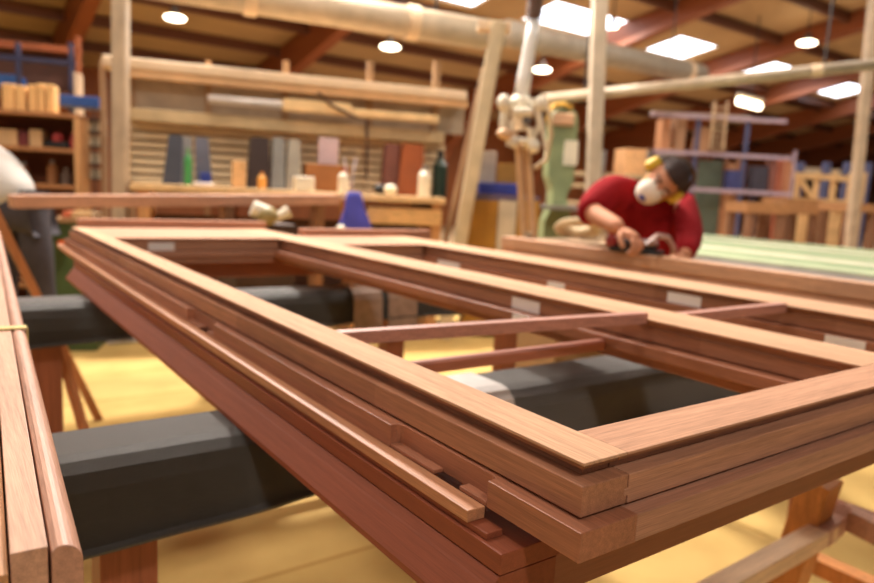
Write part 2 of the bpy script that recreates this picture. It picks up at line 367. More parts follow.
# ================================================================== LEFT BOARDS
ang = -.0505
def board(name, xo, w, ytop, y0, y1, rounded, mat, label, grp=None):
    Mx = Matrix.Translation((-.3925 + xo, .1275, 0)) @ Matrix.Rotation(ang, 4, 'Z')
    z0 = .8515
    if rounded:
        h = ytop; pr = [(-w, z0), (0, z0), (0, h-.015)] + [(-.014*(1-math.cos(a)) , h-.015+.015*math.sin(a)) for a in (.25, .5, .75, 1.0, 1.25, 1.5)] + [(-w+.004, h-.0005), (-w, h-.004)]
    else: pr = [(-w, z0), (0, z0), (0, ytop), (-w, ytop)]
    mb = MB(); mb.prism(pr, y0, y1, lambda u, v, q: Mx @ Vector((u, q, v)))
    o = mb.build(name, mat, bevel=.0008)
    return tag(recentre(o), label, 'board', grp)
board('moulded_board', 0, .0205, T-.03, .0, 3.0, True, wood('board_a', (190, 142, 118), 'Y'), 'board with rounded top edge standing on edge at the far left, nearest the frame stack')
board('timber_board', -.0225, .0235, T-.031, .006, 3.0, False, wood('board_b', (204, 158, 130), 'Y'), 'square-edged pale board standing between the rounded board and the orange board')
board('timber_board', -.0475, .05, T-.040, -.004, 3.0, False, wood('board_c', (206, 150, 104), 'Y'), 'orange-toned board at the left border, lower than the two boards beside it')
Mx = Matrix.Translation((-.3925, .1275, 0)) @ Matrix.Rotation(ang, 4, 'Z')
mb = MB()
for a, bb in (((-.112, .80, .849), (.0025, .825, .8515)), ((-.112, .80, T-.0295), (.0025, .825, T-.0275)), ((.0005, .80, .849), (.0025, .825, T-.0275)), ((-.112, .80, .849), (-.110, .825, T-.0275))): mb.box(a, bb, Mx)
tag(recentre(mb.build('tie_strap', plain('yellow_tape', (214, 190, 120), .5))), 'yellowish strap wrapped round the left boards', 'strap')

# ================================================================== PADDED TRESTLES
pad = plain('black_rubber_pad', (20, 18, 18), .46, var=.35, scale=60, bump=1.0, spec=.8)
_pb = pad.node_tree.nodes['Principled BSDF']; _pb.inputs['Sheen Weight'].default_value = .35; _pb.inputs['Sheen Roughness'].default_value = .35; _pb.inputs['Sheen Tint'].default_value = (.9, .86, .82, 1)
_pb.inputs['Specular Tint'].default_value = (1, .95, .9, 1)
def trestle(y0, label, legs):
    th = thing('padded_trestle', label, 'trestle', (.8, y0, 0), 'black padded trestles under the joinery')
    xa, xb = -.62, 2.35; z = .85
    prof = [(.10, z-.02), (.098, z-.005), (.085, z), (-.015, z-.001), (-.035, z-.006), (-.050, z-.020), (-.060, z-.045), (-.066, z-.085), (-.070, z-.120), (-.079, z-.126), (-.077, z-.131),
            (-.058, z-.122), (-.052, z-.085), (-.045, z-.05), (-.035, z-.03), (.085, z-.02), (.09, z-.10), (.098, z-.10)]
    rings = []
    n = 60
    for i in range(n+1):
        x = xa + (xb-xa)*i/n
        rings.append([(x, y0 + u + (.006*math.sin(x*9.)+.003*math.sin(x*23))*(1 if v < z-.05 else .1), v + (.007*math.sin(x*6+1) if v < z-.1 else 0)) for u, v in prof])
    MB().sweep(rings).build('rubber_cover', pad, th, smooth=False)
    MB().box((xa+.01, y0-.043, z-.118), (xb-.01, y0+.084, z-.031)).build('beam', wood('trestle_beam', (120, 70, 48), 'X', k=.5), th)
    for (x, dx) in legs:
        MB().bar((x, y0+.02, z-.118), (x+dx, y0+.02, 0.0), .085, .075, up=(0, 1, 0)).build('leg', REDZ, th, bevel=.003)
    return th
t1 = trestle(.70, 'near black rubber-covered trestle beam crossing below the front of the frame stack', [(-.245, 0), (2.02, .0)])
t2 = trestle(2.05, 'far black rubber-covered trestle beam crossing below the middle of the frame stack', [(-.20, 0), (1.10, .0), (1.75, 0)])
MB().bar((-.155, 2.10, .69), (-.06, 2.2, .30), .025, .025).build('brace', wood('brace_wood', (190, 120, 84), 'Z', k=.5), t2)
MB().bar((.55, 2.06, .69), (1.35, 2.1, .05), .04, .05).build('brace', MATS['brace_wood'], t2)
MB().bar((-.16, 2.05, .12), (1.75, 2.05, .12), .04, .06).build('stretcher', MATS['brace_wood'], t2)
def wrap(y0, x0, x1, mat, label, name='foam_wrap', drop=.12):
    z = .8508; t = .005
    prof = [(.095, z-.02), (.088, z+.001), (-.015, z+.001), (-.037, z-.004), (-.054, z-.020), (-.064, z-.045), (-.075, z-drop)]
    pr = [(u, v) for u, v in prof] + [(u-.003, v+.004) for u, v in reversed(prof)]
    rings = [[(x, y0+u*1.02-.004, v) for u, v in pr] for x in [x0 + (x1-x0)*i/6 for i in range(7)]]
    mb = MB().sweep(rings); return tag(recentre(mb.build(name, mat)), label, 'wrap')
wrap(.70, .41, .50, plain('foam_sheet', (184, 178, 174), .5, var=.12, scale=25), 'crumpled white foam sheet wrapped over the near padded trestle beam')
film = plain('clear_film', (160, 134, 120), .3, var=.2, scale=30)
wrap(2.05, .86, .99, film, 'cloudy plastic film draped over the far trestle beam, left drape of the two', 'plastic_film', .21)
wrap(2.05, 1.02, 1.16, film, 'cloudy plastic film draped over the far trestle beam, right drape of the two', 'plastic_film', .19)

# ------------------------------------------------------------------ wooden horse at lower right
sh = thing('wooden_sawhorse', 'low light-wood sawhorse with a bent rail below the right end of the frame stack', 'sawhorse', (1.5, .45, 0))
BW = wood('horse_light', (232, 194, 156), 'X'); BWO = wood('horse_orange', (196, 128, 70), 'Z', k=.5)
pA = onz(680, 612, .4); pB = onz(828, 530, .4)
MB().bar(pA, pB, .055, .045).build('rail', BW, sh, bevel=.003)
pts = [onz(818, 536, .4), onz(836, 521, .41), onz(843, 508, .44)]
mb = MB()
for q0, q1 in zip(pts, pts[1:]): mb.bar(q0, q1, .055, .05)
mb.build('curved_corner', wood('horse_corner', (196, 146, 122), 'X'), sh, bevel=.004)
p0 = onz(790, 497, .46); MB().bar(onz(822, 478, .55), (pB.x+.03, pB.y+.13, 0), .08, .08, up=(0, 1, 0)).build('leg', BWO, sh, bevel=.003)
mb = MB().bar(onz(843, 515, .42), onz(905, 545, .42), .05, .06); mb.build('rail', wood('horse_rail2', (190, 140, 112), 'X'), sh, bevel=.003)
MB().bar(onz(822, 500, .40), onz(900, 527, .40), .02, .03).build('rail', REDZ, sh)
MB().bar(onz(800, 556, .16), onz(880, 592, .16), .06, .05).build('stretcher', BWO, sh)
MB().bar(pA, (pA.x-.02, pA.y, 0), .05, .05, up=(0, 1, 0)).build('leg', BWO, sh)
pE = onz(905, 545, .42); MB().bar(pE, (pE.x, pE.y, 0), .05, .05, up=(0, 1, 0)).build('leg', BWO, sh)

# ------------------------------------------------------------------ workpiece of the worker
wp = MB(); wp.box((2.055, -.4, T-.052), (2.135, 2.50, T+.002)); wp.box((2.065, -.4, T-.075), (2.135, 2.50, T-.052)); wp.box((2.05, -.4, T-.11), (2.13, 2.48, T-.075))
tag(recentre(wp.build('timber_beam', wood('work_wood', (214, 166, 132), 'Y', seg=.8, patch=.06), bevel=.002)), 'long pinkish timber profile the worker in red is sanding', 'timber')
for i, yy in enumerate((.70, 2.05)):
    o = MB().box((2.06, yy-.03, .8505), (2.13, yy+.06, T-.1105)).build('spacer_block', LATH)
    tag(recentre(o), ('small wooden spacer block under the worked timber on the near trestle', 'small wooden spacer block under the worked timber on the far trestle')[i], 'block')
#MARK
# ================================================================== BACKGROUND
class VP:
    """a standing plane in the hall through two spots; boxes are laid out in its own right/up/away axes"""
    def __init__(s, a, b):
        (x0, y0, d0), (x1, y1, d1) = a, b
        p = at(x0, y0, d0); q = at(x1, y1, d1); u = Vector((q.x-p.x, q.y-p.y, 0)).normalized()
        s.o = Vector((p.x, p.y, 0)); s.u = u; s.n = Vector((-u.y, u.x, 0))
        if s.n.dot(ray(437, 200)) < 0: s.n = -s.n
        s.M = Matrix(((u.x, s.n.x, 0, s.o.x), (u.y, s.n.y, 0, s.o.y), (0, 0, 1, 0), (0, 0, 0, 1)))
    def uz(s, x, y, n=0):
        r = ray(x, y); t = ((s.o + s.n*n - C).dot(s.n)) / r.dot(s.n); p = C + r*t - s.o; return p.dot(s.u), p.z
    def P(s, x, y, n=0):
        u, z = s.uz(x, y, n); return s.o + s.u*u + s.n*n + Vector((0, 0, z))
    def W(s, u, n, z): return s.o + s.u*u + s.n*n + Vector((0, 0, z))
    def box(s, mb, xl, yt, xr, yb, n0, n1, z0=None, z1=None):
        _, zt = s.uz(xl, yt, n0); _, zb_ = s.uz(xl, yb, n0); ul, _ = s.uz(xl, (yt+yb)/2, n0); ur, _ = s.uz(xr, (yt+yb)/2, n0)
        if z0 is not None: zb_ = z0
        if z1 is not None: zt = z1
        mb.box((ul, n0, zb_), (ur, n1, zt), s.M); return mb
    def th(s, name, label, cat, x, y, z=0, group=None, n=0):
        u, zz = s.uz(x, y, n); return thing(name, label, cat, tuple(s.W(u, n, z)), group)
def one(pl, name, mat, label, cat, xl, yt, xr, yb, n0, n1, z0=None, z1=None, group=None, bevel=.006):
    return tag(recentre(pl.box(MB(), xl, yt, xr, yb, n0, n1, z0, z1).build(name, mat, bevel=bevel)), label, cat, group)

# ---- vertical panel saw
sw = VP((100, 100, 5.5), (470, 100, 6.43))
o = sw.th('panel_saw', 'large cream upright panel saw with slatted back behind the workbench', 'machine', 280, 150)
slat = plain('slat_cream', (230, 208, 170), .6, var=.1); olive = plain('olive_cream', (200, 172, 128), .6)
t = sw.box(MB(), 101, 54, 470, 66, 0, .25).build('top_rail', cream, o, bevel=.02)
sub(t, sw.box(MB(), 128, 68, 470, 76, .02, .12), 'guide_rail', plain('peach_rail', (214, 170, 122), .5))
sw.box(MB(), 128, 77, 466, 108, .22, .26).build('back_panel', plain('back_panel', (176, 158, 136), .6), o)
sw.box(MB(), 128, 107, 446, 120, -.02, .2).build('middle_rail', olive, o, bevel=.01)
mb = MB()
for k in range(8): sw.box(mb, 128, 123+k*8.6, 446, 129+k*8.6, .14, .18)
mb.build('slat_grid', slat, o, kind='stuff')
sw.box(MB(), 129, 121, 445, 192, .241, .26).build('slat_backing', plain('slat_backing', (186, 152, 112), .7), o)
for x in (100, 128, 205, 282, 366, 432):
    sw.box(MB(), x, 60, x+6, 180, .18, .24, z0=0).build('post', plain('post_tan', (168, 132, 96), .6), o)
b_ = MB(); b_.cyl(sw.P(208, 99, -.06), sw.P(283, 105, -.06), .035); b_.build('clamp_tube', plain('pale_tube', (214, 206, 200), .35), o, smooth=True)
sw.box(MB(), 283, 98, 352, 110, -.1, -.02).build('carriage', plain('carriage', (232, 196, 142), .5), o, bevel=.01)
sw.box(MB(), 352, 108, 440, 116, -.1, -.02).build('carriage', MATS['carriage'], o, bevel=.01)
mb = MB().tube([sw.P(318, 92, -.12), sw.P(330, 104, -.12), sw.P(352, 116, -.12), sw.P(367, 121, -.1), sw.P(367, 180, -.1)], .012); mb.build('cable', plain('cable_brown', (80, 52, 40), .5), o)
# leaning column on the right of the saw
lc = VP((455, 100, 5.7), (505, 100, 5.7))
o = thing('leaning_column', 'pale leaning twin-profile column at the right end of the panel saw', 'column', tuple(at(463, 240, 5.7).xy) + (0,))
def leanbar(xa, ya, xb, yb, w, n, name, mat):
    a = lc.P(xa, ya, n); b = lc.P(xb, yb, n); d = b-a; e = a + d*(a.z/(a.z-b.z)); MB().bar(a, e, w, .10, up=lc.n).build(name, mat, o, bevel=.01)
leanbar(499, 22, 463, 225, .115, 0, 'front_profile', plain('profile_pale', (206, 186, 152), .5))
leanbar(484, 70, 449, 225, .045, .1, 'rear_profile', plain('profile_tan', (150, 118, 88), .5))
lc.box(MB(), 478, 20, 511, 28, -.02, .16).build('head_plate', cream, o)
# ---- workbench
bn = VP((128, 190, 5.0), (446, 198, 5.75))
zt_b = bn.uz(280, 190)[1]
o = bn.th('workbench', 'long pine workbench standing in front of the panel saw', 'workbench', 280, 200)
bt = MB(); ul = bn.uz(130, 190)[0]; ur = bn.uz(446, 198)[0]
bt.box((ul, 0, zt_b-.05), (ur, .75, zt_b), bn.M); bt.build('worktop', wood('bench_pine', (232, 190, 138), 'X', k=.25), o, bevel=.005)
bx = MB(); ua = bn.uz(368, 210)[0]
bx.box((ua, .02, zt_b-.23), (ur-.02, .7, zt_b-.10), bn.M); d_ = bx.build('drawer', wood('drawer_pine', (226, 178, 118), 'X', k=.25), o, bevel=.005)
for uu in (ul+.05, ua-.1, ur-.1):
    MB().box((uu, .04, 0), (uu+.08, .70, zt_b-.05), bn.M).build('leg', wood('bench_leg', (196, 142, 92), 'Z', k=.3), o)
MB().box((ul+.13, .45, .2), (ur-.1, .50, zt_b-.24), bn.M).build('back_board', plain('bench_dark', (78, 50, 36), .8), o)
MB().box((ul+.13, .1, .30), (ur-.1, .45, .34), bn.M).build('shelf', plain('bench_shelf', (150, 102, 66), .8), o)
bz = zt_b + .0008
def onbench(name, mat, label, cat, xl, yt, xr, n0=.2, n1=.4, bevel=.01, top=None, group=None):
    o = one(bn, name, mat, label, cat, xl, yt, xr, 187, n0, n1, z0=bz, bevel=bevel, group=group); return o
def bottle(pl, x, ytop, w, n, z, mat, capmat, label, name='bottle', cat='bottle', group=None):
    u0, zt = pl.uz(x, ytop, n); r = abs(pl.uz(x+w/2, ytop, n)[0]-u0); p = pl.W(u0, n, z); h = zt-z
    o = thing(name, label, cat, tuple(p), group)
    MB().cyl(p, p+Vector((0, 0, h*.68)), r).cyl(p+Vector((0, 0, h*.68)), p+Vector((0, 0, h*.84)), r, r*.4).build('body', mat, o, smooth=False)
    MB().cyl(p+Vector((0, 0, h*.84)), p+Vector((0, 0, h)), r*.42).build('cap', capmat, o); return o
def slant(pl, name, mat, label, cat, xl, yt, xr, n0, n1, z, lean, group=None):
    """panel or slim bin standing a little tilted, narrower at the top"""
    ul, zt = pl.uz(xl, yt, n0); ur, _ = pl.uz(xr, yt, n0)
    mb = MB(); mb.prism([(ul, z), (ur, z), (ur-(ur-ul)*.12+lean, zt-.01), (ur-(ur-ul)*.2+lean, zt), (ul+(ur-ul)*.2+lean, zt), (ul+(ur-ul)*.12+lean, zt-.01)], n0, n1, lambda u, v, w: pl.W(u, w, v))
    return tag(recentre(mb.build(name, mat)), label, cat, group)
slate = plain('slate_plastic', (74, 78, 92), .5); slate2 = plain('pale_slate', (150, 148, 150), .5); slate3 = plain('brown_slate', (58, 46, 46), .5)
slant(bn, 'storage_bin', slate, 'dark slate-blue slim bin at the left of the bench, tallest on that side', 'bin', 162, 134, 181, .30, .5, bz, .03)
slant(bn, 'storage_bin', slate2, 'pale grey slim bin between the dark blue bin and the green bottle', 'bin', 180, 136, 193, .36, .52, bz, .0)
slant(bn, 'storage_bin', plain('mid_slate', (110, 112, 128), .5), 'mid grey-blue slim bin behind the green bottle', 'bin', 196, 137, 213, .40, .55, bz, -.02)
slant(bn, 'storage_bin', slate3, 'dark brown-black rounded bin in the middle of the bench', 'bin', 248, 136, 272, .30, .5, bz, .0)
slant(bn, 'storage_bin', plain('grey_bin', (140, 142, 142), .5), 'grey plastic bin just right of the dark brown-black bin', 'bin', 272, 137, 286, .30, .5, bz, .0)
slant(bn, 'storage_bin', plain('grey_bin2', (168, 162, 150), .5), 'light grey-beige bin at the right of the pair of tall grey bins', 'bin', 287, 139, 302, .32, .5, bz, .0)
bottle(bn, 188, 148, 8, .22, bz, plain('green_bottle', (70, 150, 84), .3), plain('green_cap', (110, 160, 100), .4), 'slim bright green bottle among the grey bins on the bench')
onbench('paper_towel', plain('paper_white', (226, 216, 214), .7), 'low white and pinkish pack in front of the grey-blue bin', 'pack', 194, 182, 214, .1, .2)
onbench('glue_box', blue, 'small blue box behind the white pack on the bench', 'box', 200, 172, 211, .25, .33)
onbench('wood_offcut', wood('offcut', (224, 178, 124), 'X', k=.3), 'stack of pale timber offcuts left of the dark brown-black bin', 'timber', 232, 160, 246, .25, .42)
bottle(bn, 262, 172, 9, .15, bz, plain('orange_pot', (214, 150, 70), .5), plain('orange_lid', (190, 120, 60), .5), 'small orange pot in front of the dark brown-black bin', 'pot', 'pot')
onbench('white_box', white, 'small white box at the foot of the light grey-beige bin', 'box', 295, 176, 315, .06, .2)
onbench('cardboard_box', plain('card', (164, 106, 58), .8), 'open brown box of tools behind the white bottle', 'box', 305, 163, 350, .38, .6)
onbench('notice_sheet', plain('pink_sheet', (220, 190, 190), .7), 'pinkish sheet of paper standing behind the brown box', 'paper', 318, 137, 338, .66, .675)
bottle(bn, 344, 168, 11, .16, bz, white, plain('orange_cap', (214, 96, 50), .5), 'white squeeze bottle with orange cap left of the blue bag')
o = thing('corded_tool', 'small black and white hand tool resting on the bench right of the blue bag', 'tool', tuple(bn.P(384, 187, .2)))
p = bn.P(382, 181, .2); MB().ball((p.x, p.y, bz+.045), .07, (1.1, .6, .62)).build('body', black, o, smooth=True)
p = bn.P(391, 181, .16); MB().ball((p.x, p.y, bz+.045), .06, (1, .7, .75)).build('nozzle', white, o, smooth=True)
slant(bn, 'storage_bin', plain('maroon_bin', (120, 72, 62), .6), 'dull maroon bin left of the orange-brown tub at the right of the bench', 'bin', 385, 143, 401, .42, .55, bz, .0)
slant(bn, 'wooden_tub', plain('tub_brown', (158, 84, 44), .5), 'tall orange-brown tub at the right of the bench', 'tub', 400, 143, 427, .38, .55, bz, .0)
bottle(bn, 425, 165, 12, .2, bz, white, steel, 'white round jug in front of the orange-brown tub', 'jug', 'jug')
bottle(bn, 441, 151, 14, .5, bz, plain('dark_bottle', (34, 54, 44), .3), black, 'dark green bottle at the right end of the bench')
# blue bag hanging by its cords in front of the bench
o = thing('drawstring_bag', 'blue fabric bag with a pale lower corner hanging from cords at the bench edge', 'bag', tuple(bn.P(355, 228, -.1)))
rings = []
for t in range(10):
    f = t/9; z = 232 - f*40; w = (16, 16.5, 15.5, 14, 12.5, 11.2, 10, 8.8, 7.6, 6)[t]; c = 355.5-f*1.5; dep = .075*(1-f*.55)
    pc = bn.P(c, z, -.1); rr_ = w*5.35/F
    rings.append([pc + bn.u*(rr_*math.cos(a)*(1+.06*math.sin(4*a+t))) + bn.n*(dep*math.sin(a)) for a in [k*2*PI/16 for k in range(16)]])
MB().sweep(rings).build('body', plain('bag_blue', (70, 70, 168), .7), o, smooth=True)
MB().ball(bn.P(344, 228, -.12), .055, (1.2, .5, .5)).build('corner_patch', white, o, smooth=True)
for dx in (-8, 4): MB().tube([bn.P(352, 188, -.1), bn.P(351+dx*.6, 172, -.06), bn.P(352+dx, 158, 0)], .007).build('cord', plain('cord_pale', (170, 150, 150), .6), o)
# pale plank in front of the bench on two props
pk_ = VP((10, 200, 3.55), (335, 200, 4.75))
ul, z0 = pk_.uz(10, 195); ur, z1 = pk_.uz(335, 194)
zp = (z0+z1)/2 
a = pk_.W(ul, 0, z0-.032); b = pk_.W(ur, 0, z1-.036)
o = MB().bar(a, b, .14, .065).build('timber_plank', wood('plank_wood', (200, 150, 122), 'X', k=.5), bevel=.003)
tag(o, 'long light plank laid level across the left, in front of the workbench', 'plank')
for i, f in enumerate((.60, .93)):
    q = a.lerp(b, f); th_ = thing('plank_stand', ('slim wooden stand under the middle of the long plank', 'slim wooden stand under the right end of the long plank')[i], 'stand', (q.x, q.y, 0))
    MB().box((q.x-.03, q.y-.05, 0), (q.x+.03, q.y+.05, q.z-.034)).build('post', wood('stand_wood', (150, 104, 70), 'Z', k=.4), th_)
    MB().box((q.x-.1, q.y-.1, 0), (q.x+.1, q.y+.1, .03)).build('foot', MATS['stand_wood'], th_)
# router lying on a small box behind the far rail
rz_ = VP((250, 210, 4.0), (300, 210, 4.1))
o = thing('hand_router', 'white and yellow hand machine with grey nozzle lying behind the far rails', 'power tool', tuple(rz_.P(268, 224)))
MB().cyl(rz_.P(252, 208), rz_.P(268, 214), .045).build('body', white, o, smooth=False)
MB().ball(rz_.P(268, 216, -.02), .06, (1, .8, .9)).build('motor_cap', plain('yellow_part', (150, 132, 84), .5), o, smooth=True)
MB().cyl(rz_.P(272, 220), rz_.P(289, 211), .02, .035).build('nozzle', white, o)
p = rz_.P(262, 224); bt_ = MB().box((p.x-.16, p.y-.03, 0), (p.x+.2, p.y+.3, p.z+.0)).build('tool_chest', plain('chest_dark', (70, 48, 36), .7), bevel=.01)
tag(bt_, 'dark chest below the white and yellow hand machine', 'chest')

# ---- shelf unit on the left
sf = VP((0, 112, 5.25), (80, 116, 5.4))
o = sf.th('shelf_unit', 'brown wooden shelf unit at the left edge with timber blocks on top', 'shelf', 40, 150)
ul = sf.uz(-40, 112)[0]; ur = sf.uz(79, 116)[0]; zT = sf.uz(40, 111.5)[1]
sw_ = wood('shelf_wood', (170, 116, 72), 'X', k=.3); dw = plain('shelf_back', (112, 62, 34), .8)
MB().box((ul, 0, zT-.03), (ur, .4, zT), sf.M).build('top_board', sw_, o)
MB().box((ur-.04, 0, 0), (ur, .4, zT-.0305), sf.M).build('side_panel', wood('shelf_side', (206, 154, 102), 'Z', k=.3), o)
MB().box((ul, 0, 0), (ul+.04, .4, zT-.0305), sf.M).build('side_panel', MATS['shelf_side'], o)
MB().box((ul+.041, .37, .05), (ur-.041, .395, zT-.031), sf.M).build('back_board', dw, o)
zS = [sf.uz(40, y)[1] for y in (147, 184)]
for z in zS + [.35, .1]: MB().box((ul+.041, .01, z-.03), (ur-.041, .369, z), sf.M).build('shelf', sw_, o)
blk = wood('block_pine', (226, 178, 116), 'Z', k=.4)
bx = [(2, 14, 83, 'narrowest'), (15, 25, 85, ''), (28, 36, 84, ''), (37, 44, 83, ''), (45.6, 54, 84, '')]
lb = ['pine block at the left end of the row on the shelf unit', 'pine block second from left in the row on the shelf unit', 'pine block in the middle of the row on the shelf unit, right of the gap', 'pine block second from right in the row on the shelf unit', 'pine block at the right end of the row on the shelf unit']
for (a_, b_, yt, _), l_ in zip(bx, lb): one(sf, 'pine_block', blk, l_, 'block', a_, yt, b_, 111, .08, .25, z0=zT+.0008, group='pine blocks on the shelf unit')
red = plain('red_plastic', (168, 60, 60), .5)
one(sf, 'pale_box', plain('pale_box', (206, 168, 120), .7), 'pale box at the left of the upper shelf', 'box', -6, 128, 17, 146, .1, .3, z0=zS[0]+.0008)
one(sf, 'maroon_box', plain('maroon', (120, 50, 48), .6), 'small maroon box between the two pale boxes on the upper shelf', 'box', 18, 131, 28, 146, .12, .3, z0=zS[0]+.0008)
one(sf, 'pale_box', MATS['pale_box'], 'pale box right of the maroon box on the upper shelf', 'box', 29, 129, 42, 146, .1, .3, z0=zS[0]+.0008)
def tool(pl, x, y, n, z, bodymat, knobmat, label):
    p = pl.P(x, y, n); o = thing('hand_tool', label, 'tool', (p.x, p.y, z))
    MB().box((-.13, -.05, 0), (.10, .05, .05), Matrix.Translation((p.x, p.y, z)) @ Matrix.Rotation(YAW, 4, 'Z')).build('body', bodymat, o, bevel=.012)
    MB().ball(Vector((p.x, p.y, z+.08)), .045).build('knob', knobmat, o, smooth=True)
tool(sf, 58, 140, .15, zS[0]+.0008, black, red, 'black tool with round red knob on the upper shelf')
bottle(sf, 74, 132, 9, .12, zS[0]+.0008, red, red, 'small red can at the right end of the upper shelf', 'can', 'can')
for k, (xx, ht, ll) in enumerate(((8, 158, 'brown can at the left of the lower shelf'), (24, 162, 'short brown can in the middle of the lower shelf'), (52, 160, 'tan can near the right of the lower shelf'), (66, 168, 'small grey can at the right of the lower shelf'))):
    bottle(sf, xx, ht, 11, .2, zS[1]+.0008, plain('can%d' % k, ((140, 84, 50), (130, 76, 44), (170, 118, 74), (120, 104, 92))[k], .5), steel, ll, 'can', 'can')
# blue trough beside the blocks
gr_ = VP((84, 100, 5.7), (106, 100, 5.75))
o = gr_.th('wire_rack', 'dark wire rack holding white packs between the shelf unit and the left pole', 'rack', 95, 150)
for x in (85, 94, 103): gr_.box(MB(), x, 107, x+1.6, 190, 0, .012, z0=0).build('post', plain('rack_dark', (70, 52, 42), .6), o)
for x in (85, 103): gr_.box(MB(), x, 107, x+1.6, 190, .3, .312, z0=0).build('post', MATS['rack_dark'], o)
for y in (118, 130, 145, 163, 178): gr_.box(MB(), 85, y, 104.6, y+1.4, 0.001, .3).build('tray', MATS['rack_dark'], o)
for i, (yt, yb) in enumerate(((121, 130), (135, 145), (152, 163), (168, 178))):
    one(gr_, 'white_pack', plain('pack_white', (214, 200, 170), .7), ('white pack on the top tray of the wire rack', 'white pack on the second tray of the wire rack, above the blue strip', 'white pack on the third tray of the wire rack', 'white pack on the lowest visible tray of the wire rack')[i], 'pack', 88, yt, 102, yb, .05, .25, z0=gr_.uz(85, yb)[1]+.0012, group='packs in the wire rack')
one(gr_, 'blue_trough', plain('trough_blue', (36, 78, 150), .45), 'blue trough lying on top of the wire rack beside the pine blocks', 'trough', 58, 94, 99, 106.5, .02, .28, z0=gr_.uz(85, 107)[1]+.001)
# dark storage gantry high behind the shelf unit
gy = VP((0, 60, 7.0), (78, 60, 7.2))
o = gy.th('storage_gantry', 'tall dark brown storage gantry with navy bars behind the shelf unit', 'rack', 40, 60)
navy = plain('navy_steel', (40, 40, 70), .5); dbrown = plain('dark_brown', (78, 42, 26), .7)
for x in (16, 69): gy.box(MB(), x, 42, x+4, 120, 0, .08, z0=0).build('upright', navy, o)
for x in (-22, 76): gy.box(MB(), x, 36, x+4, 120, .5, .6, z0=0).build('upright', wood('gantry_post', (150, 80, 42), 'Z', k=.2), o)
gy.box(MB(), -25, 37, 80, 44, .5, .6).build('beam', wood('gantry_beam', (150, 78, 40), 'X', k=.2), o)
gy.box(MB(), -25, 52, 74, 56, .0, .08).build('beam', navy, o)
gy.box(MB(), -25, 84, 74, 90, .0, .6).build('deck', dbrown, o)
gy.box(MB(), -25, 46, 76, 84, .62, .66).build('back_panel', dbrown, o)
zd = gy.uz(-25, 84)[1]
one(gy, 'blue_crate', plain('crate_blue', (44, 92, 160), .5), 'blue crate on the storage gantry at the left edge', 'crate', -8, 73, 19, 84, .1, .4, z0=zd+.001)
one(gy, 'white_canister', plain('canister', (196, 168, 140), .5), 'pale canister on the right end of the storage gantry deck', 'canister', 73.5, 72, 79, 90, -.02-.25, -.03, z0=0)
# ---- poles
def pole(x, y, d, w, label, mat=grey, lean=0):
    p = at(x, y, d); o = thing('steel_pole', label, 'pole', (p.x, p.y, 0), 'steel poles')
    h = roofz(p.y) - .24; r = w*d/F/2; q = Vector((p.x, p.y, 0)); tp = Vector((p.x, p.y, h)) + Vector((0.8137, -.5812, 0)) * (lean*h)
    MB().bar(q+Vector((0, 0, .012)), tp, 2*r, 2*r, up=(.5812, .8138, 0)).build('shaft', mat, o, bevel=.012)
    MB().bar(q + Vector((r*1.45, -.02, .012)), q + Vector((r*1.45, -.02, .8)), .02, .02).build('conduit', steel, o)
    MB().box((p.x-.11, p.y-.11, 0), (p.x+.11, p.y+.11, .0118)).build('base_plate', steel, o)
pole(118, 110, 5.05, 14, 'thick grey-beige square pole left of the panel saw, full height', plain('pole_beige', (182, 160, 134), .5), .012)
pole(606, 100, 6.9, 14, 'tall pale grey pole just left of the worker in red', plain('pole_pale', (190, 172, 150), .5), -.045)
pole(870, 120, 9, 9, 'slim beige pole near the right border', MATS['pole_beige'], -.04)
# ---- ducts and pipes
def duct(pts, r, mat, name, label, coll=()):
    P = [at(*p) for p in pts]; o = thing(name, label, 'duct', tuple(P[0]))
    mb = MB(); mb.tube(P, r, 20); mb.build('pipe', mat, o, smooth=True)
    for f in coll:
        q = P[0].lerp(P[-1], f); d = (P[-1]-P[0]).normalized(); MB().cyl(q-d*.05, q+d*.05, r*1.13, seg=20).build('collar', cream, o)
    for f in (.12, .8):
        q = P[0].lerp(P[-1], f); MB().cyl(q, (q.x, q.y, roofz(q.y)), .012, seg=6).build('hanger', black, o)
duct([(120, -24, 5.4), (500, 37, 6.6)], .135, plain('duct_beige', (196, 176, 150), .45), 'extraction_duct', 'fat beige extraction duct running along the top above the panel saw', (.30, .73))
duct([(505, 33, 9), (700, 74, 12.5)], .17, plain('duct_grey', (150, 138, 122), .5), 'extraction_duct', 'grey extraction duct behind the tall pole, left of the roof windows', (.9,))
duct([(545, 99, 7.2), (900, 62, 6.6)], .055, plain('pipe_pale', (190, 170, 144), .45), 'overhead_pipe', 'thin pale overhead pipe rising to the right across the hall', (.15, .78))
# ---- white lifting hoist
ht = VP((500, 120, 4.6), (545, 120, 4.6))
o = thing('vacuum_hoist', 'white tube lifter with coiled cable and handles hanging in the middle', 'hoist', tuple(ht.P(522, 240)))
P0 = ht.P(534, 20); P1 = ht.P(521, 98)
MB().tube([P0, P0.lerp(P1, .3), P0.lerp(P1, .7), P1], [.036, .040, .046, .050], 16).build('lift_tube', plain('tube_white', (252, 248, 240), .5), o, smooth=True)
top_ = ht.P(537, -30); pts = []
for k in range(90):
    f = k/89; c = P0.lerp(top_, f); a = k*1.1; pts.append(c + ht.u*(.05*math.cos(a)) + ht.n*(.05*math.sin(a)))
MB().tube(pts, .008, 6).build('coiled_cable', plain('coil_brown', (110, 80, 64), .5), o)
MB().tube([top_, top_ + Vector((0, 0, roofz(top_.y)-top_.z))], .03).build('ceiling_mount', steel, o)
MB().ball(ht.P(521, 104), .085, (1, .9, .75)).build('head', white, o, smooth=True)
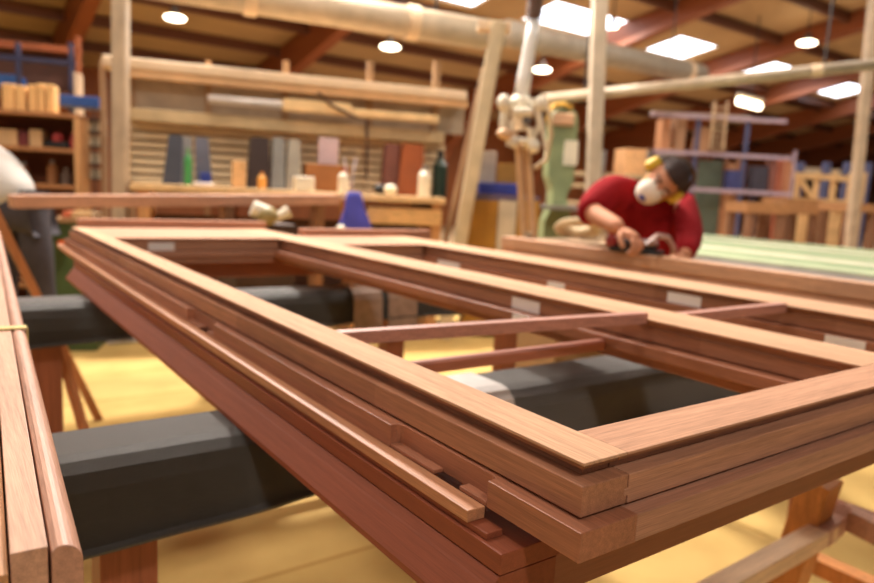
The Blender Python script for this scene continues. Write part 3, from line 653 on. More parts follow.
MB().cyl(ht.P(521, 104), ht.P(521, 130), .07, .045).build('valve_block', plain('valve_pale', (214, 200, 178), .5), o)
for i, dx in enumerate((-17, 16)):
    MB().tube([ht.P(521+dx*.4, 102, -.05), ht.P(521+dx, 108, -.1), ht.P(521+dx*1.15, 125, -.1), ht.P(521+dx*.7, 142, -.06), ht.P(521+dx*.2, 147, 0)], .018).build('handle', white, o, smooth=True)
for (ax_, ay_, bx_, by_, r_) in ((508, 100, 503, 128, .022), (536, 100, 541, 128, .022), (512, 112, 532, 112, .03), (510, 140, 535, 142, .02), (530, 128, 533, 150, .022), (512, 120, 509, 146, .02), (541, 120, 546, 150, .012)):
    MB().cyl(ht.P(ax_, ay_, -.12), ht.P(bx_, by_, -.10), r_).build('hoist_pipe', white, o, smooth=False)
for (ax_, ay_, r_) in ((504, 103, .045), (540, 104, .04), (534, 146, .04), (514, 142, .035)):
    MB().ball(ht.P(ax_, ay_, -.12), r_, (1, 1, 1.2)).build('coupling', MATS['valve_pale'] if r_ < .04 else white, o, smooth=True)
MB().ball(ht.P(507, 134, -.1), .065, (1.2, .8, .6)).build('suction_pad', plain('pad_peach', (226, 186, 146), .6), o, smooth=True)
MB().ball(ht.P(527, 120, -.08), .03).build('gauge', plain('gauge_grey', (96, 92, 96), .4), o, smooth=True)
MB().tube([ht.P(540, 95, -.03), ht.P(549, 112, -.03), ht.P(551, 135, 0), ht.P(546, 160, .05), ht.P(535, 168, .05)], .016).build('air_hose', plain('hose_cream', (214, 194, 160), .5), o, smooth=True)
for dx in (-3, 6):
    MB().bar(ht.P(521+dx, 140), ht.P(527+dx, 238), .035, .035).build('down_tube', plain('dtube', (206, 170, 132), .5), o)
MB().bar(ht.P(527, 232), (ht.P(527, 236).x, ht.P(527, 236).y, 0), .06, .06).build('support', grey, o)
# ---- table with blue edge and ochre doors behind it
tb = VP((455, 200, 5.95), (545, 200, 5.95))
o = tb.th('tool_cabinet', 'cabinet with dark blue top box and ochre doors behind the white hoist', 'cabinet', 495, 210)
zt_ = tb.uz(470, 193)[1]
tb.box(MB(), 466, 193, 540, 199, 0, .5).build('top_board', plain('cab_top', (96, 84, 112), .5), o)
for a_, b_ in ((468, 497), (517, 538)): tb.box(MB(), a_, 199.3, b_, 240, .0, .02, z0=.05).build('door', plain('ochre', (176, 126, 44), .5), o)
tb.box(MB(), 498, 199.3, 516, 240, .0, .02, z0=.05).build('door', plain('cab_white', (206, 190, 166), .6), o)
tb.box(MB(), 467, 199.3, 539, 240, .021, .5, z0=0).build('carcass', plain('cab_dark', (120, 90, 50), .7), o)
one(tb, 'blue_box', blue, 'dark blue box on the cabinet behind the white hoist', 'box', 479, 182, 519, 193, .1, .4, z0=zt_+.001)
one(tb, 'ochre_box', MATS['ochre'], 'ochre yellow board standing behind the dark blue box', 'board', 497, 163, 522, 193, .41, .44, z0=zt_+.001)
one(tb, 'grey_bin_box', plain('pale_grey_box', (176, 160, 140), .6), 'pale grey board standing behind the dark blue box, left of the ochre board', 'board', 474, 150, 496, 193, .42, .46, z0=zt_+.001)
# ---- green bandsaw
gs = VP((548, 150, 7.0), (585, 150, 7.0))
o = gs.th('band_saw', 'green band saw with rounded top and white plate behind the hoist', 'machine', 566, 200)
ul, zt_ = gs.uz(553, 105); ur, _ = gs.uz(580, 105); zl_ = gs.uz(560, 122)[1]; w_ = ur-ul; zmid = 1.05
pr = [(ul, zl_)] + [(ul+w_/2-w_/2*math.cos(a), zl_+(zt_-zl_)*math.sin(a)) for a in [k*PI/10 for k in range(1, 10)]] + [(ur, zl_), (ur, zmid+.35), (ur-.06, zmid+.2), (ur, zmid), (ur+.04, .1), (ur+.04, 0), (ul-.04, 0), (ul-.04, .1), (ul, zmid-.05), (ul+.06, zmid+.1), (ul+.06, zmid+.25), (ul, zmid+.4)]
MB().prism(pr, 0, .35, lambda u, v, w: gs.W(u, w, v)).build('column', green, o, bevel=.01)
gs.box(MB(), 564, 140, 578, 165, -.012, -.001).build('plate', plain('plate_white', (222, 212, 190), .5), o)
mb = MB().tube([gs.P(552, 135, -.05), gs.P(548, 118, -.05), gs.P(553, 106, -.05), gs.P(563, 104, -.02), gs.P(572, 108, 0.0)], .022); mb.build('guard_hoop', plain('hoop_yellow', (214, 164, 62), .5), o, smooth=True)
gs.box(MB(), 540, 205, 590, 209, -.35, -.002).build('table', steel, o)
gs.box(MB(), 553, 112, 575, 125, .001-.05, -.001).build('top_cover', plain('pink_beige', (206, 160, 124), .6), o, bevel=.02)
# grey shelving and pale box behind the worker's shoulder
bk = VP((575, 180, 9), (650, 180, 9.2))
o = bk.th('low_rack', 'low grey and beige rack behind the raised shoulder of the worker', 'rack', 600, 200)
for y in (170, 182, 200): bk.box(MB(), 560, y, 650, y+4, 0, .5).build('shelf', plain('rack_beige', (190, 164, 128), .6), o)
for x in (560, 600, 645): bk.box(MB(), x, 150, x+3, 230, .0, .5, z0=0).build('upright', plain('rack_grey', (120, 112, 108), .6), o)
one(bk, 'wooden_box', wood('box_pale', (220, 168, 118), 'X', k=.2), 'pale wooden box on the low rack, left of the worker\'s head', 'box', 626, 148, 650, 169.5, .05, .4, z0=bk.uz(560, 170)[1]+.001)
# beige hose heap at the bench end
hs_ = VP((545, 225, 4.6), (615, 225, 4.4))
hp = thing('hose_heap', 'heap of pale flexible hose left of the worker\'s hand, on a trolley', 'hose', tuple(hs_.P(580, 240)))
pts = []
for k in range(60):
    f = k/59; a = f*9; pts.append(hs_.P(578+22*math.cos(a)*(1-.3*f), 229+7*math.sin(a)*.8-4*f, .1*math.sin(a)))
MB().tube(pts, .028, 10).build('hose', plain('hose_beige', (216, 192, 152), .6), hp, smooth=True)
q = hs_.P(580, 243); MB().box((q.x-.25, q.y-.1, 0), (q.x+.25, q.y+.35, q.z)).build('trolley_box', plain('trolley', (150, 120, 90), .7), hp)

# ================================================================== RIGHT BACKGROUND
rk = VP((655, 150, 13.5), (800, 150, 13.5))
o = rk.th('storage_rack', 'tall rack with blue uprights and pale lilac beams behind the worker', 'rack', 730, 200)
lil = plain('rack_lilac', (176, 156, 172), .5); bl = plain('rack_blue', (84, 88, 124), .5)
for x in (692, 741): 
    for n in (0, 1.0): rk.box(MB(), x, 114+(x-692)*.06, x+(4 if n == 0 else 2), 228, n, n+.05, z0=0).build('upright', bl, o)
for x in (655, 790):
    rk.box(MB(), x, 150, x+2.5, 228, .5, .56, z0=0).build('upright', lil, o)
for yt, xa, xb in ((112, 652, 788), (149, 655, 793), (187, 690, 793)):
    for n in (-.02, .95): rk.box(MB(), xa, yt, xb, yt+(4 if n < 0 else 2), n-.06, n-.001+.02).build('beam', lil, o)
mb = MB()
zt_ = rk.uz(652, 112)[1]
for i, (xa, xb, h) in enumerate(((655, 735, .04), (676, 760, .07), (690, 789, .04))):
    u0 = rk.uz(xa, 110)[0]; u1 = rk.uz(xb, 110)[0]
    l_ = MB().box((u0, .1+.25*i, zt_+.001), (u1, .3+.25*i, zt_+h), rk.M).build('long_board', plain('board_grey', (190, 172, 160), .6), None)
    tag(recentre(l_), ('pale grey long board on top of the blue rack, nearest and furthest left', 'pale grey long board on top of the blue rack, the middle one', 'pale grey long board on top of the blue rack, reaching furthest right')[i], 'board')
la_ = rk.th('ladder', 'small pale ladder leaning on the upper level of the blue rack', 'ladder', 718, 150, rk.uz(718, 151)[1], n=-.3)
for x in (712, 725): rk.box(MB(), x, 101, x+1.8, 149, -.2, -.16).build('stile', plain('ladder', (206, 176, 140), .6), la_)
for k in range(8): rk.box(MB(), 712, 106+k*6, 726, 107.4+k*6, -.199, -.161).build('rung', MATS['ladder'], la_)
zz1 = rk.uz(655, 149)[1]
for i, (xa, xb, yt, c) in enumerate(((662, 670, 118, (190, 136, 98)), (676, 686, 116, (178, 138, 106)), (700, 709, 128, (190, 144, 106)))):
    one(rk, 'plywood_sheet', wood('tp%d' % i, c, 'Z', k=.1), ('orange-tinted panel upright on the rack, directly above the worker\'s head', 'tan panel upright on the rack left of the blue upright', 'orange-tinted panel upright on the rack left of the ladder')[i], 'panel', xa, yt, xb, 149, .2, .6, z0=zz1+.005, group='upright panels on the rack')
one(rk, 'green_board', plain('board_green', (88, 98, 84), .6), 'large grey-green board standing in the rack right of the worker\'s head', 'board', 697, 160, 721, 228, .3, .4, z0=0)
for i, (xa, xb, yt, c) in enumerate(((722, 726, 160, (176, 120, 84)), (728, 733, 163, (196, 146, 104)), (735, 739, 158, (150, 104, 76)), (750, 756, 196, (70, 62, 80)), (776, 780, 158, (176, 100, 74)), (782, 786, 160, (190, 130, 96)), (788, 791, 163, (200, 150, 112)))):
    z_ = 0; n_ = .25+.13*(i%4)
    one(rk, 'upright_plank', wood('up%d' % i, c, 'Z', k=.1), ('reddish plank right of the grey-green board', 'pale plank second right of the grey-green board', 'brown plank just left of the second blue upright', 'dark plank just right of the second blue upright', 'reddish plank at the right end of the rack', 'tan plank between two others at the right end of the rack', 'palest plank at the far right of the rack')[i], 'plank', xa, yt, xb, 228, n_, n_+.12, z0=z_, group='planks standing in the rack')
zz2 = rk.uz(690, 187)[1]
for i, (xa, xb, yt, c) in enumerate(((728, 742, 170, (60, 66, 120)), (752, 768, 166, (60, 56, 70)), (770, 776, 160, (134, 84, 74)))):
    one(rk, 'storage_crate', plain('cr%d' % i, c, .6), ('blue crate on the middle beam of the rack, left of the second upright', 'dark crate on the middle beam of the rack right of the second upright', 'narrow red crate on the middle beam beside the dark crate')[i], 'crate', xa, yt, xb, 187, .0, .24, z0=zz2+.002)
# brown tables
tbm = wood('table_brown', (170, 124, 82), 'X', k=.15)
def table(xa, xb, y, d, depth, label, h=None, th_=.12):
    pl = VP((xa, y, d), (xb, y, d)); u0, z = pl.uz(xa, y); u1 = pl.uz(xb, y)[0]
    o = pl.th('work_table', label, 'table', (xa+xb)/2, y, group='brown work tables')
    MB().box((u0, 0, z-th_), (u1, depth, z), pl.M).build('tabletop', tbm, o)
    for u in (u0+.03, u1-.13):
        for n in (.03, depth-.13): MB().box((u, n, 0), (u+.1, n+.1, z-th_-.001), pl.M).build('leg', wood('tbl_leg', (136, 98, 74), 'Z', k=.2), o)
    return pl, z
table(748, 790, 202, 10.5, .8, 'brown work table with pale front edge in front of the blue rack', th_=.16)
table(786, 824, 198, 10.9, .8, 'brown work table with a deep front board, right of the first table', th_=.24)
table(848, 884, 203, 10, .8, 'brown work table at the right border beside the slim pole')
# pine stacking frame and blue clamps
pf = VP((795, 180, 15), (862, 180, 15.5))
o = pf.th('stacking_rack', 'large pine lattice rack with diagonal braces at the right', 'frame', 830, 200)
pm = wood('pine_lattice', (210, 172, 122), 'X', k=.12)
for yt, yb in ((172, 178), (197, 203)): pf.box(MB(), 795, yt, 862, yb, 0, .08).build('rail', pm, o)
for x in (795, 814, 831, 848, 860): pf.box(MB(), x, 172, x+3.5, 230, .081, .16, z0=0).build('post', pm, o)
MB().bar(pf.P(800, 179, -.03), pf.P(812, 197, -.03), .10, .05, up=pf.n).build('brace', pm, o)
MB().bar(pf.P(851, 197, -.03), pf.P(860, 181, -.03), .10, .05, up=pf.n).build('brace', pm, o)
pf.box(MB(), 798, 203, 860, 229, .17, .2, z0=0).build('lower_panel', pm, o)
pc = VP((795, 170, 17), (866, 170, 17.5))
o = pc.th('clamp_carrier', 'blue-posted clamp carrier with grey rail behind the pine lattice frame', 'machine', 835, 180)
pc.box(MB(), 790, 166, 872, 172, 0, .1).build('rail', grey, o)
for x in (799, 825, 846, 866): pc.box(MB(), x, 162, x+6, 172, -.1, -.001, z0=0).build('post', bl, o)
# green and white slatted table
z_ = .90
o = thing('roller_table', 'long low table topped with pale green and white slats behind the worker, right', 'table', (5.3, 2.2, 0))
ye = lambda x: 2.62 + (x-3.95)*.66
TR = lambda u, v, w: (u, v, w)
MB().prism([(3.95, -1.0), (6.9, -1.0), (6.9, ye(6.9)), (3.95, ye(3.95))], z_-.05, z_-.012, TR).build('frame', plain('table_grey', (150, 140, 128), .5), o)
gsl = plain('slat_green', (116, 138, 96), .7); wsl = plain('slat_white', (196, 190, 164), .7)
for k in range(9):
    x = 3.97 + k*.325; MB().prism([(x, -.98), (x+.312, -.98), (x+.312, ye(x+.312)-.02), (x, ye(x)-.02)], z_-.0118, z_, TR).build('slat', (gsl, plain('slat_mint', (160, 170, 134), .7), wsl)[(1, 0, 2, 0, 1, 0, 2, 0, 1)[k]], o)
MB().box((3.60, -1.02, z_-.26), (3.949, 2.5, z_-.03)).build('side_board', plain('side_grey', (120, 112, 106), .55), o)
for x in (4.05, 6.75):
    for y in (-.9, .6, ye(x)-.2): MB().box((x, y, 0), (x+.08, y+.08, z_-.051)).build('leg', MATS['side_grey'], o)

# ================================================================== LEFT FOREGROUND BACKGROUND
# green machine cabinet behind the far left corner
gc = VP((48, 230, 4.75), (84, 230, 4.8))
o = gc.th('machine_cabinet', 'dark green machine cabinet with an orange knob behind the far left corner of the stack', 'cabinet', 60, 260)
gc.box(MB(), 47, 222, 96, 300, 0, .3, z0=0).build('body', dkgreen, o, bevel=.01)
gc.box(MB(), 47, 218, 97, 222, -.03, .32).build('top_tray', plain('tray_tan', (170, 130, 90), .7), o)
ork = plain('orange_knob', (226, 104, 52), .5)
for x, y in ((61, 243),): MB().cyl(gc.P(x, y, -.001), gc.P(x, y, -.06), .022).build('knob', ork, o)
zt_ = gc.uz(47, 218)[1]
for i, (xa, xb, c) in enumerate(((62, 70, (206, 110, 74)), (71, 90, (214, 176, 124)), (91, 95, (196, 170, 136)))):
    u0 = gc.uz(xa, 214, .1)[0]; u1 = gc.uz(xb, 214, .1)[0]; e = MB().box((u0, .1, zt_+.001), (u1, .3, zt_+.045), gc.M).build('offcut', plain('oc%d' % i, c, .6), bevel=.006)
    tag(recentre(e), ('orange-red offcut on the green cabinet', 'pale long offcut on the green cabinet', 'small cream offcut at the right on the green cabinet')[i], 'offcut', 'offcuts on the green cabinet')
# leaning orange laths by the left worker
ll = VP((0, 250, 3.2), (40, 250, 3.3))
a = ll.P(5, 232, 0); b = ll.P(34, 290, 0); d = (b-a).normalized(); e = a + d*(a.z/-d.z)
o = MB().bar(a - d*.15, e, .038, .03, up=ll.n).build('leaning_lath', wood('lath_orange', (176, 116, 74), 'Z', k=.4)); tag(o, 'orange-brown lath leaning in front of the dark trousers at the left', 'lath')
# ================================================================== PEOPLE
def skin_mesh(name, verts, edges, radii, mat, parent, sub_=2, rootv=0):
    me = bpy.data.meshes.new(name); me.from_pydata([tuple(v) for v in verts], edges, []); o = bpy.data.objects.new(name, me); COL.objects.link(o)
    md = o.modifiers.new('skin', 'SKIN'); md.use_smooth_shade = True
    for i, r in enumerate(radii):
        rr_ = r if isinstance(r, tuple) else (r, r); me.skin_vertices[0].data[i].radius = rr_
    me.skin_vertices[0].data[rootv].use_root = True
    ss = o.modifiers.new('sub', 'SUBSURF'); ss.levels = sub_; ss.render_levels = sub_
    dg = bpy.context.evaluated_depsgraph_get(); dg.update(); nm = bpy.data.meshes.new_from_object(o.evaluated_get(dg))
    bpy.data.objects.remove(o); 
    for p in nm.polygons: p.use_smooth = True
    return nm
def join(name, meshes, mat, parent):
    bm = bmesh.new()
    for m_ in meshes:
        if isinstance(m_, bmesh.types.BMesh): t_ = bpy.data.meshes.new('t'); m_.to_mesh(t_); m_.free(); m_ = t_
        bm.from_mesh(m_)
    nm = bpy.data.meshes.new(name); bm.to_mesh(nm); bm.free(); o = bpy.data.objects.new(name, nm); COL.objects.link(o); nm.materials.clear(); nm.materials.append(mat)
    for p in nm.polygons: p.use_smooth = True; p.material_index = 0
    if parent: o.parent = parent; o.matrix_parent_inverse = PINV[root(parent).name]
    return o
RV = Vector((.8138, -.5812, 0)); FV = Vector((.5812, .8138, 0)); UP = Vector((0, 0, 1))
def chain(pts): return [(i, i+1) for i in range(len(pts)-1)]
def hand(center, dirv, palm_n, s=1.0, curl=.9, side=1):
    """five-fingered hand: wrist at center, fingers along dirv, bending towards palm_n"""
    d = dirv.normalized(); n = (palm_n - d*palm_n.dot(d)).normalized(); w = d.cross(n)*side
    out = []
    pv = [center, center + d*.045*s, center + d*.085*s]
    V = list(pv); E_ = [(0, 1), (1, 2)]; Rr = [(.028*s, .021*s), (.040*s, .018*s), (.038*s, .015*s)]
    out.append((V, E_, Rr))
    for k, (off, ln) in enumerate(((-.030, .92), (-.010, 1.0), (.011, .94), (.030, .76))):
        b = center + d*.075*s + w*off*s; L_ = .080*ln*s; p = [b]; a = .25
        for seg_, fr in enumerate((.45, .32, .27)):
            a += curl*(.35, .75, .5)[seg_]; p.append(p[-1] + (d*math.cos(a) + n*math.sin(a))*L_*fr)
        out.append((p, chain(p), [.0105*s, .0098*s, .0088*s, .0075*s]))
    b = center + d*.022*s - w*.026*s; p = [b, b + (d*.5 - w*.75 + n*.35).normalized()*.036*s]; p.append(p[-1] + (d*.8 - w*.2 + n*.6).normalized()*.032*s); p.append(p[-1] + (d*.8 + w*.1 + n*.6).normalized()*.024*s)
    out.append((p, chain(p), [.014*s, .0125*s, .011*s, .009*s]))
    return [skin_mesh('h', v, e, r, None, None, 1) for v, e, r in out]
skinm = plain('skin', (206, 146, 114), .7, spec=.25, var=.06, scale=14); redm = plain('red_sweater', (146, 30, 36), .9, spec=.1, var=.12, scale=30, bump=.4)
hairm = plain('dark_hair', (58, 40, 36), .8, var=.3, scale=80, bump=.8); maskm = plain('mask_white', (238, 226, 210), .7, var=.04)
yel = plain('muff_yellow', (224, 184, 52), .45, var=.05); jeans = plain('dark_trousers', (58, 52, 58), .85, var=.15, scale=30)

DP = 3.42
J = lambda x, y, d: at(x, y, d)
hd = J(664, 180, 3.20)
o = thing('person', 'person in a red sweater, white dust mask and yellow ear defenders, bending over a timber', 'person', (J(655, 300, 3.75).x, J(655, 300, 3.75).y, 0))
Fd = (RV*-.55 + UP*-.45 - FV*.70).normalized(); Ud = (RV*.52 + UP*.42 - FV*.70); Ud = (Ud - Fd*Ud.dot(Fd)).normalized(); Ed = Fd.cross(Ud)
HM = Matrix((Ed, Fd, Ud)).transposed()   # local x = ear axis, y = face, z = crown
def hp_(x, y, z): return hd + HM @ Vector((x, y, z))
def headmesh():
    bm = bmesh.new(); bmesh.ops.create_uvsphere(bm, u_segments=32, v_segments=24, radius=1)
    for v in bm.verts:
        x, y, z = v.co; 
        X = x*.076*(1 - .22*max(0, -z)); Y = y*.098*(1 - .12*max(0, -z)) ; Z = z*.118
        if y > .2 and z < 0: Y += .004; Z -= .006*(-z)
        if y > .75 and abs(z+.05) < .25: pass
        v.co = hd + HM @ Vector((X, Y, Z))
    return bm
parts = [headmesh()]
nz = MB(); nz.ball(hp_(0, .103, -.012), .014, (.9, 1.3, 1.5), HM); nz.ball(hp_(0, .100, .008), .010, (.8, 1, 2), HM)
for sx in (-1, 1): nz.ball(hp_(sx*.079, -.005, -.005), .022, (.35, .7, 1.2), HM); nz.ball(hp_(sx*.030, .085, .026), .018, (1.2, .5, .45), HM)
parts.append(nz.bm)
neckb = J(657, 199, 3.42); chest = J(652, 222, 3.46); belly = J(652, 262, 3.62); hip = J(655, 292, 3.72)
shR = J(614, 186, 3.44); elR = J(590, 212, 3.30); wrR = J(622, 229, 3.08); shL = J(684, 208, 3.38); elL = J(690, 240, 3.20); wrL = J(684, 256, 3.06)
elL2 = elL
# one continuous body: torso core, neck, arms, legs
kn = [J(655, 292, 3.72) + RV*s_*.13 + Vector((0, 0, 0)) for s_ in (-1, 1)]
hipz = hip.z
lg = []
for s_ in (-1, 1):
    h_ = Vector((hip.x, hip.y, hipz)) + RV*s_*.10; k_ = Vector((hip.x, hip.y, .50)) + RV*s_*.13 - FV*.06; a_ = Vector((hip.x, hip.y, .09)) + RV*s_*.14 + FV*.06; t_ = a_ - FV*.16 + UP*-.045
    lg.append((h_, k_, a_, t_))
V = [hip, belly, chest, neckb, hd + HM @ Vector((0, -.03, -.05)), shR, elR, wrR, shL, elL, wrL] + list(lg[0]) + list(lg[1])
E_ = [(0, 1), (1, 2), (2, 3), (3, 4), (2, 5), (5, 6), (6, 7), (2, 8), (8, 9), (9, 10), (0, 11), (11, 12), (12, 13), (13, 14), (0, 15), (15, 16), (16, 17), (17, 18)]
Rd = [(.13, .10), (.12, .09), (.11, .08), .06, .05, .065, .052, .036, .065, .044, .030, .085, .055, .04, .04, .085, .055, .04, .04]
parts.append(skin_mesh('b', V, E_, Rd, None, None))
parts += hand(wrR, (J(638, 240, 3.02) - wrR), UP*-1 - FV*.15, 1.12, 1.15, 1)
parts += hand(wrL, (J(668, 262, 3.0) - wrL), UP*-1, 1.0, .8, -1)
body = join('body', parts, skinm, o)
# sweater
sm = 1.0
fa = elR.lerp(wrR, .12); fb = elL.lerp(wrL, .93)
V = [belly + (hip-belly)*.8, belly, chest, neckb.lerp(chest, .1), shR, elR, fa, shL, elL, fb]
V[4] = shR; sweater = skin_mesh('s', V, [(0, 1), (1, 2), (2, 3), (2, 4), (4, 5), (5, 6), (2, 7), (7, 8), (8, 9)], [(.175, .145), (.185, .15), (.195, .155), .10, .10, .082, .066, .088, .064, .046], None, None)
upper = MB()
# shoulder yoke closes the bent back
upper.ball(chest.lerp(neckb, .62) + FV*.05, .19, (1.15, .8, .55), Matrix((RV, FV, UP)).transposed().to_3x3())
sw_o = join('sweater', [sweater, upper.bm], redm, o)
tr = skin_mesh('t', [hip + UP*.03] + [q for L_ in lg for q in (L_[0], L_[1], L_[2] + UP*.0)], [(0, 1), (1, 2), (2, 3), (0, 4), (4, 5), (5, 6)], [(.155, .13), .105, .075, .062, .105, .075, .062], None, None)
join('trousers', [tr], jeans, o)
mb = MB()
for L_ in lg: mb.ball(L_[2].lerp(L_[3], .5) + UP*-.012, .075, (.7, 1.9, .75), Matrix((RV, FV, UP)).transposed())
for v in mb.bm.verts: v.co.z = max(v.co.z, 0.0)
mb.build('shoes', black, o, smooth=True)
# hair: cap over crown and back
bm = bmesh.new(); bmesh.ops.create_uvsphere(bm, u_segments=32, v_segments=24, radius=1)
dele = [v for v in bm.verts if not (v.co.z > .30 + .30*v.co.y or (v.co.y < -.10 and v.co.z > -.55))]
bmesh.ops.delete(bm, geom=dele, context='VERTS')
for v in bm.verts:
    k_ = 1 + .03*math.sin(v.co.x*19)*math.sin(v.co.z*17+v.co.y*13); v.co = hd + HM @ Vector((v.co.x*.085*k_, v.co.y*.109*k_, v.co.z*.130*k_))
bmesh.ops.solidify(bm, geom=bm.faces[:], thickness=.006)
hair = join('hair', [bm], hairm, o)
# eyes and brows
mb = MB()
for sx in (-1, 1): mb.ball(hp_(sx*.031, .0905, .018), .0125, (1.3, .6, .8), HM)
mb.build('eyes', plain('eye_white', (220, 206, 196), .3), o, smooth=True)
mb = MB()
for sx in (-1, 1): mb.ball(hp_(sx*.031, .0985, .016), .006, (1, .5, 1), HM); mb.tube([hp_(sx*.012, .098, .036), hp_(sx*.032, .096, .043), hp_(sx*.052, .083, .037)], .004, 6)
mb.build('pupils_and_brows', hairm, o, smooth=True)
# dust mask
bm = bmesh.new(); bmesh.ops.create_uvsphere(bm, u_segments=24, v_segments=16, radius=1)
for v in bm.verts:
    v.co = hd + HM @ (Vector((v.co.x*.060, .078 + v.co.y*.058*(1 if v.co.y > 0 else .2), -.045 + v.co.z*.064)))
mk = join('dust_mask', [bm], maskm, o)
MB().ball(hp_(0, .132, -.06), .017, (1.1, .5, .9), HM).build('mask_valve', plain('valve_blue', (52, 60, 140), .5), o, smooth=True)
mb = MB()
for z_ in (.0, -.05): 
    for sx in (-1, 1): mb.tube([hp_(sx*.055, .085, -.03+z_*.3), hp_(sx*.083, .02, z_*.6), hp_(sx*.070, -.07, z_*.4+.01)], .003, 6)
mb.build('mask_straps', yel, o)
# ear defenders: cups + headband
for sx in (-1, 1):
    cup = MB(); cup.cyl(hp_(sx*.078, .0, .0), hp_(sx*.112, .0, .004), .042, .034, 20); cup.build('ear_cup', yel, o, bevel=.006)
bp_ = [hp_(.100*math.cos(a)*1.0, -.01, .01 + .132*math.sin(a)) for a in [PI*k/16 for k in range(17)]]
MB().tube(bp_, .008, 8).build('headband', plain('band_dark', (84, 60, 44), .6), o, smooth=True)
# ---- sander held by the right hand
sp = J(622, 250, 3.0)
o = thing('power_sander', 'dark hand sander with red end held on the timber by the worker in red', 'power tool', tuple(sp))
hz = T + .0022
g = Vector((2.09, J(622, 252, 3.06).y, hz)); ax = Vector((-.25, 1, 0)).normalized()
M_ = Matrix.Translation(g) @ Matrix.Rotation(math.atan2(-ax.x, ax.y), 4, 'Z')
MB().box((-.045, -.10, .0005), (.045, .13, .02), M_).build('sanding_pad', black, o, bevel=.006)
MB().box((-.035, -.08, .0205), (.035, .10, .065), M_).build('body', plain('sander_grey', (70, 56, 58), .5), o, bevel=.02)
MB().box((-.036, .101, .0205), (.036, .16, .07), M_).build('end_cap', red, o, bevel=.015)
MB().tube([M_ @ Vector((0, -.07, .05)), J(648, 243, 3.0), J(658, 236, 3.02), J(668, 238, 3.05), J(674, 248, 3.08), J(672, 262, 3.15)], .013, 10).build('hose', plain('hose_grey', (176, 140, 128), .5), o, smooth=True)

# ---- worker at the left border
hipq = J(19, 214, 4.3)
o = thing('person', 'person in light grey shirt and dark trousers, cut off by the left border', 'person', (hipq.x, hipq.y, 0))
lg = []
for s_, off in ((-1, -.02), (1, .05)):
    h_ = hipq + RV*s_*.085; k_ = Vector((h_.x, h_.y, .5)) + RV*off - FV*.02; a_ = Vector((h_.x, h_.y, .09)) + RV*off*1.5 + FV*.05; lg.append((h_, k_, a_, a_ - RV*.14 + UP*-.045))
ch = hipq + UP*.30 - RV*.19; nb = hipq + UP*.44 - RV*.38; hd2 = nb + UP*.03 - RV*.17
sa = ch + UP*.03 - FV*.17 - RV*.1; ea = sa - UP*.22 - RV*.12 - FV*.05; wa = ea - UP*.05 - RV*.25
sb = ch + UP*.03 + FV*.17 - RV*.1; eb = sb - UP*.22 - RV*.12; wb = eb - UP*.05 - RV*.25
V = [hipq, hipq.lerp(ch, .5), ch, nb, hd2, sa, ea, wa, sb, eb, wb] + list(lg[0]) + list(lg[1])
E_ = [(0, 1), (1, 2), (2, 3), (3, 4), (2, 5), (5, 6), (6, 7), (2, 8), (8, 9), (9, 10), (0, 11), (11, 12), (12, 13), (13, 14), (0, 15), (15, 16), (16, 17), (17, 18)]
pp = [skin_mesh('b', V, E_, [(.13, .12), .12, .13, .06, .075, .06, .042, .03, .06, .042, .03, .085, .055, .04, .04, .085, .055, .04, .04], None, None)]
hb = MB(); hb.ball(hd2 - RV*.03, .11, (1.05, .8, .95), Matrix((RV, FV, UP)).transposed()); hb.ball(hd2 - RV*.14 - UP*.02, .016); hb.ball(hd2 - FV*.088, .022, (1, .4, 1.2)); hb.ball(hd2 + FV*.088, .022, (1, .4, 1.2)); pp.append(hb.bm)
pp += hand(wa, RV*-1, UP*-1, 1.1, .7, 1) + hand(wb, RV*-1, UP*-1, 1.1, .7, -1)
join('body', pp, skinm, o)
join('shirt', [skin_mesh('s', [hipq + UP*.02, hipq.lerp(ch, .5), ch, nb.lerp(ch, .3), sa, sa.lerp(ea, .7), sb, sb.lerp(eb, .7)], [(0, 1), (1, 2), (2, 3), (2, 4), (4, 5), (2, 6), (6, 7)], [(.18, .17), .18, .19, .11, .09, .07, .09, .07], None, None)], plain('shirt_grey', (196, 190, 184), .85, var=.06), o)
join('trousers', [skin_mesh('t', [hipq - UP*.02] + [q for L_ in lg for q in (L_[0], L_[1], L_[2])], [(0, 1), (1, 2), (2, 3), (0, 4), (4, 5), (5, 6)], [(.15, .14), .115, .085, .07, .115, .085, .07], None, None)], jeans, o)
mb = MB()
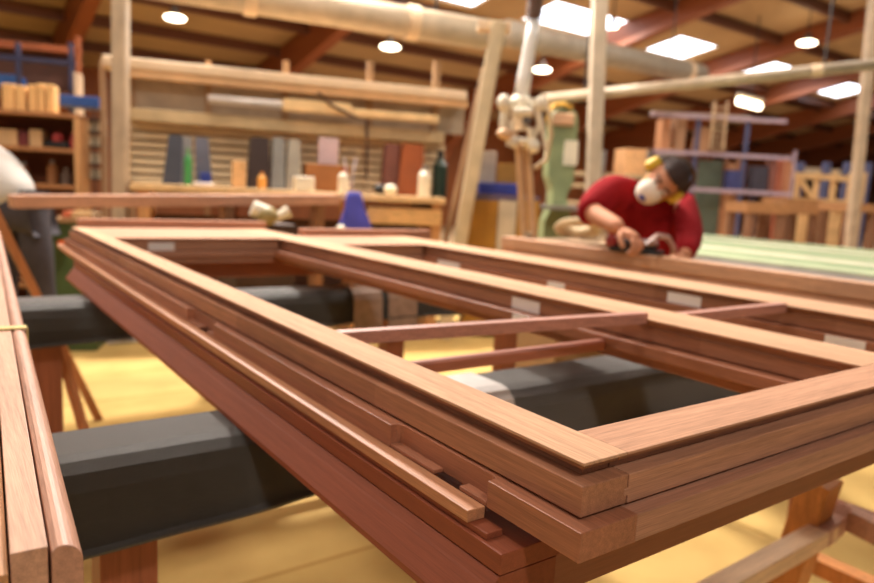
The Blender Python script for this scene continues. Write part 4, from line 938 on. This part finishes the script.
for L_ in lg: mb.ball(L_[2].lerp(L_[3], .5) + UP*-.012, .075, (1.9, .7, .75), Matrix((RV, FV, UP)).transposed())
for v in mb.bm.verts: v.co.z = max(v.co.z, 0.0)
mb.build('shoes', black, o, smooth=True)
mb = MB(); mb.ball(hd2 - RV*.0 + UP*.02, .118, (1.0, .85, .9), Matrix((RV, FV, UP)).transposed())
mb.bm.verts.ensure_lookup_table()
dele = [v for v in mb.bm.verts if (v.co-hd2).dot(RV) < -.05 and (v.co-hd2).z < .06 or (v.co-hd2).z < -.06]
bmesh.ops.delete(mb.bm, geom=dele, context='VERTS'); mb.build('hair', hairm, o, smooth=True)
# ================================================================== LIGHT
def area(name, loc, size, energy, col=(1, .9, .76), tgt=None, sy=None):
    l = bpy.data.lights.new(name, 'AREA'); l.energy = energy; l.size = size; l.color = col
    l.shape = 'RECTANGLE'; l.size_y = sy or size
    o = bpy.data.objects.new(name, l); COL.objects.link(o); o.location = loc
    if tgt: o.rotation_euler = (Vector(tgt)-Vector(loc)).to_track_quat('-Z', 'Y').to_euler()
    return o
WARM = (1, .92, .82)
for i, (a, bb) in enumerate(SKY[:7]):
    area('daylight', ((a+bb)/2, 11.2, roofz(11.2)-.35), 1.6, 170, WARM, ((a+bb)/2, 10.2, 0))
for x in (-5, 0.3, 4.6, 9, 13.4, 18):      # added unseen daylight over the viewer's side, tilted to brighten the background
    area('daylight', (x, 3.2, roofz(3.2)-.35), 1.6, 170, WARM, (x, 5.6, 0))
area('fill_light_behind_viewer', (-1.5, -4.2, 6.6), .8, 210, WARM, (.6, .8, 0))  # added fill from behind the viewer; the roof deck has no window there
area('key_light_over_bench', (2.3, 6.2, 5.85), .55, 980, (1, .94, .86), (.8, 1.2, .8))  # added key light for sheen on the tops and pads; no roof window here
w = bpy.data.worlds.new('world'); S.world = w; w.use_nodes = True
w.node_tree.nodes['Background'].inputs[0].default_value = (1, .92, .84, 1); w.node_tree.nodes['Background'].inputs[1].default_value = .16
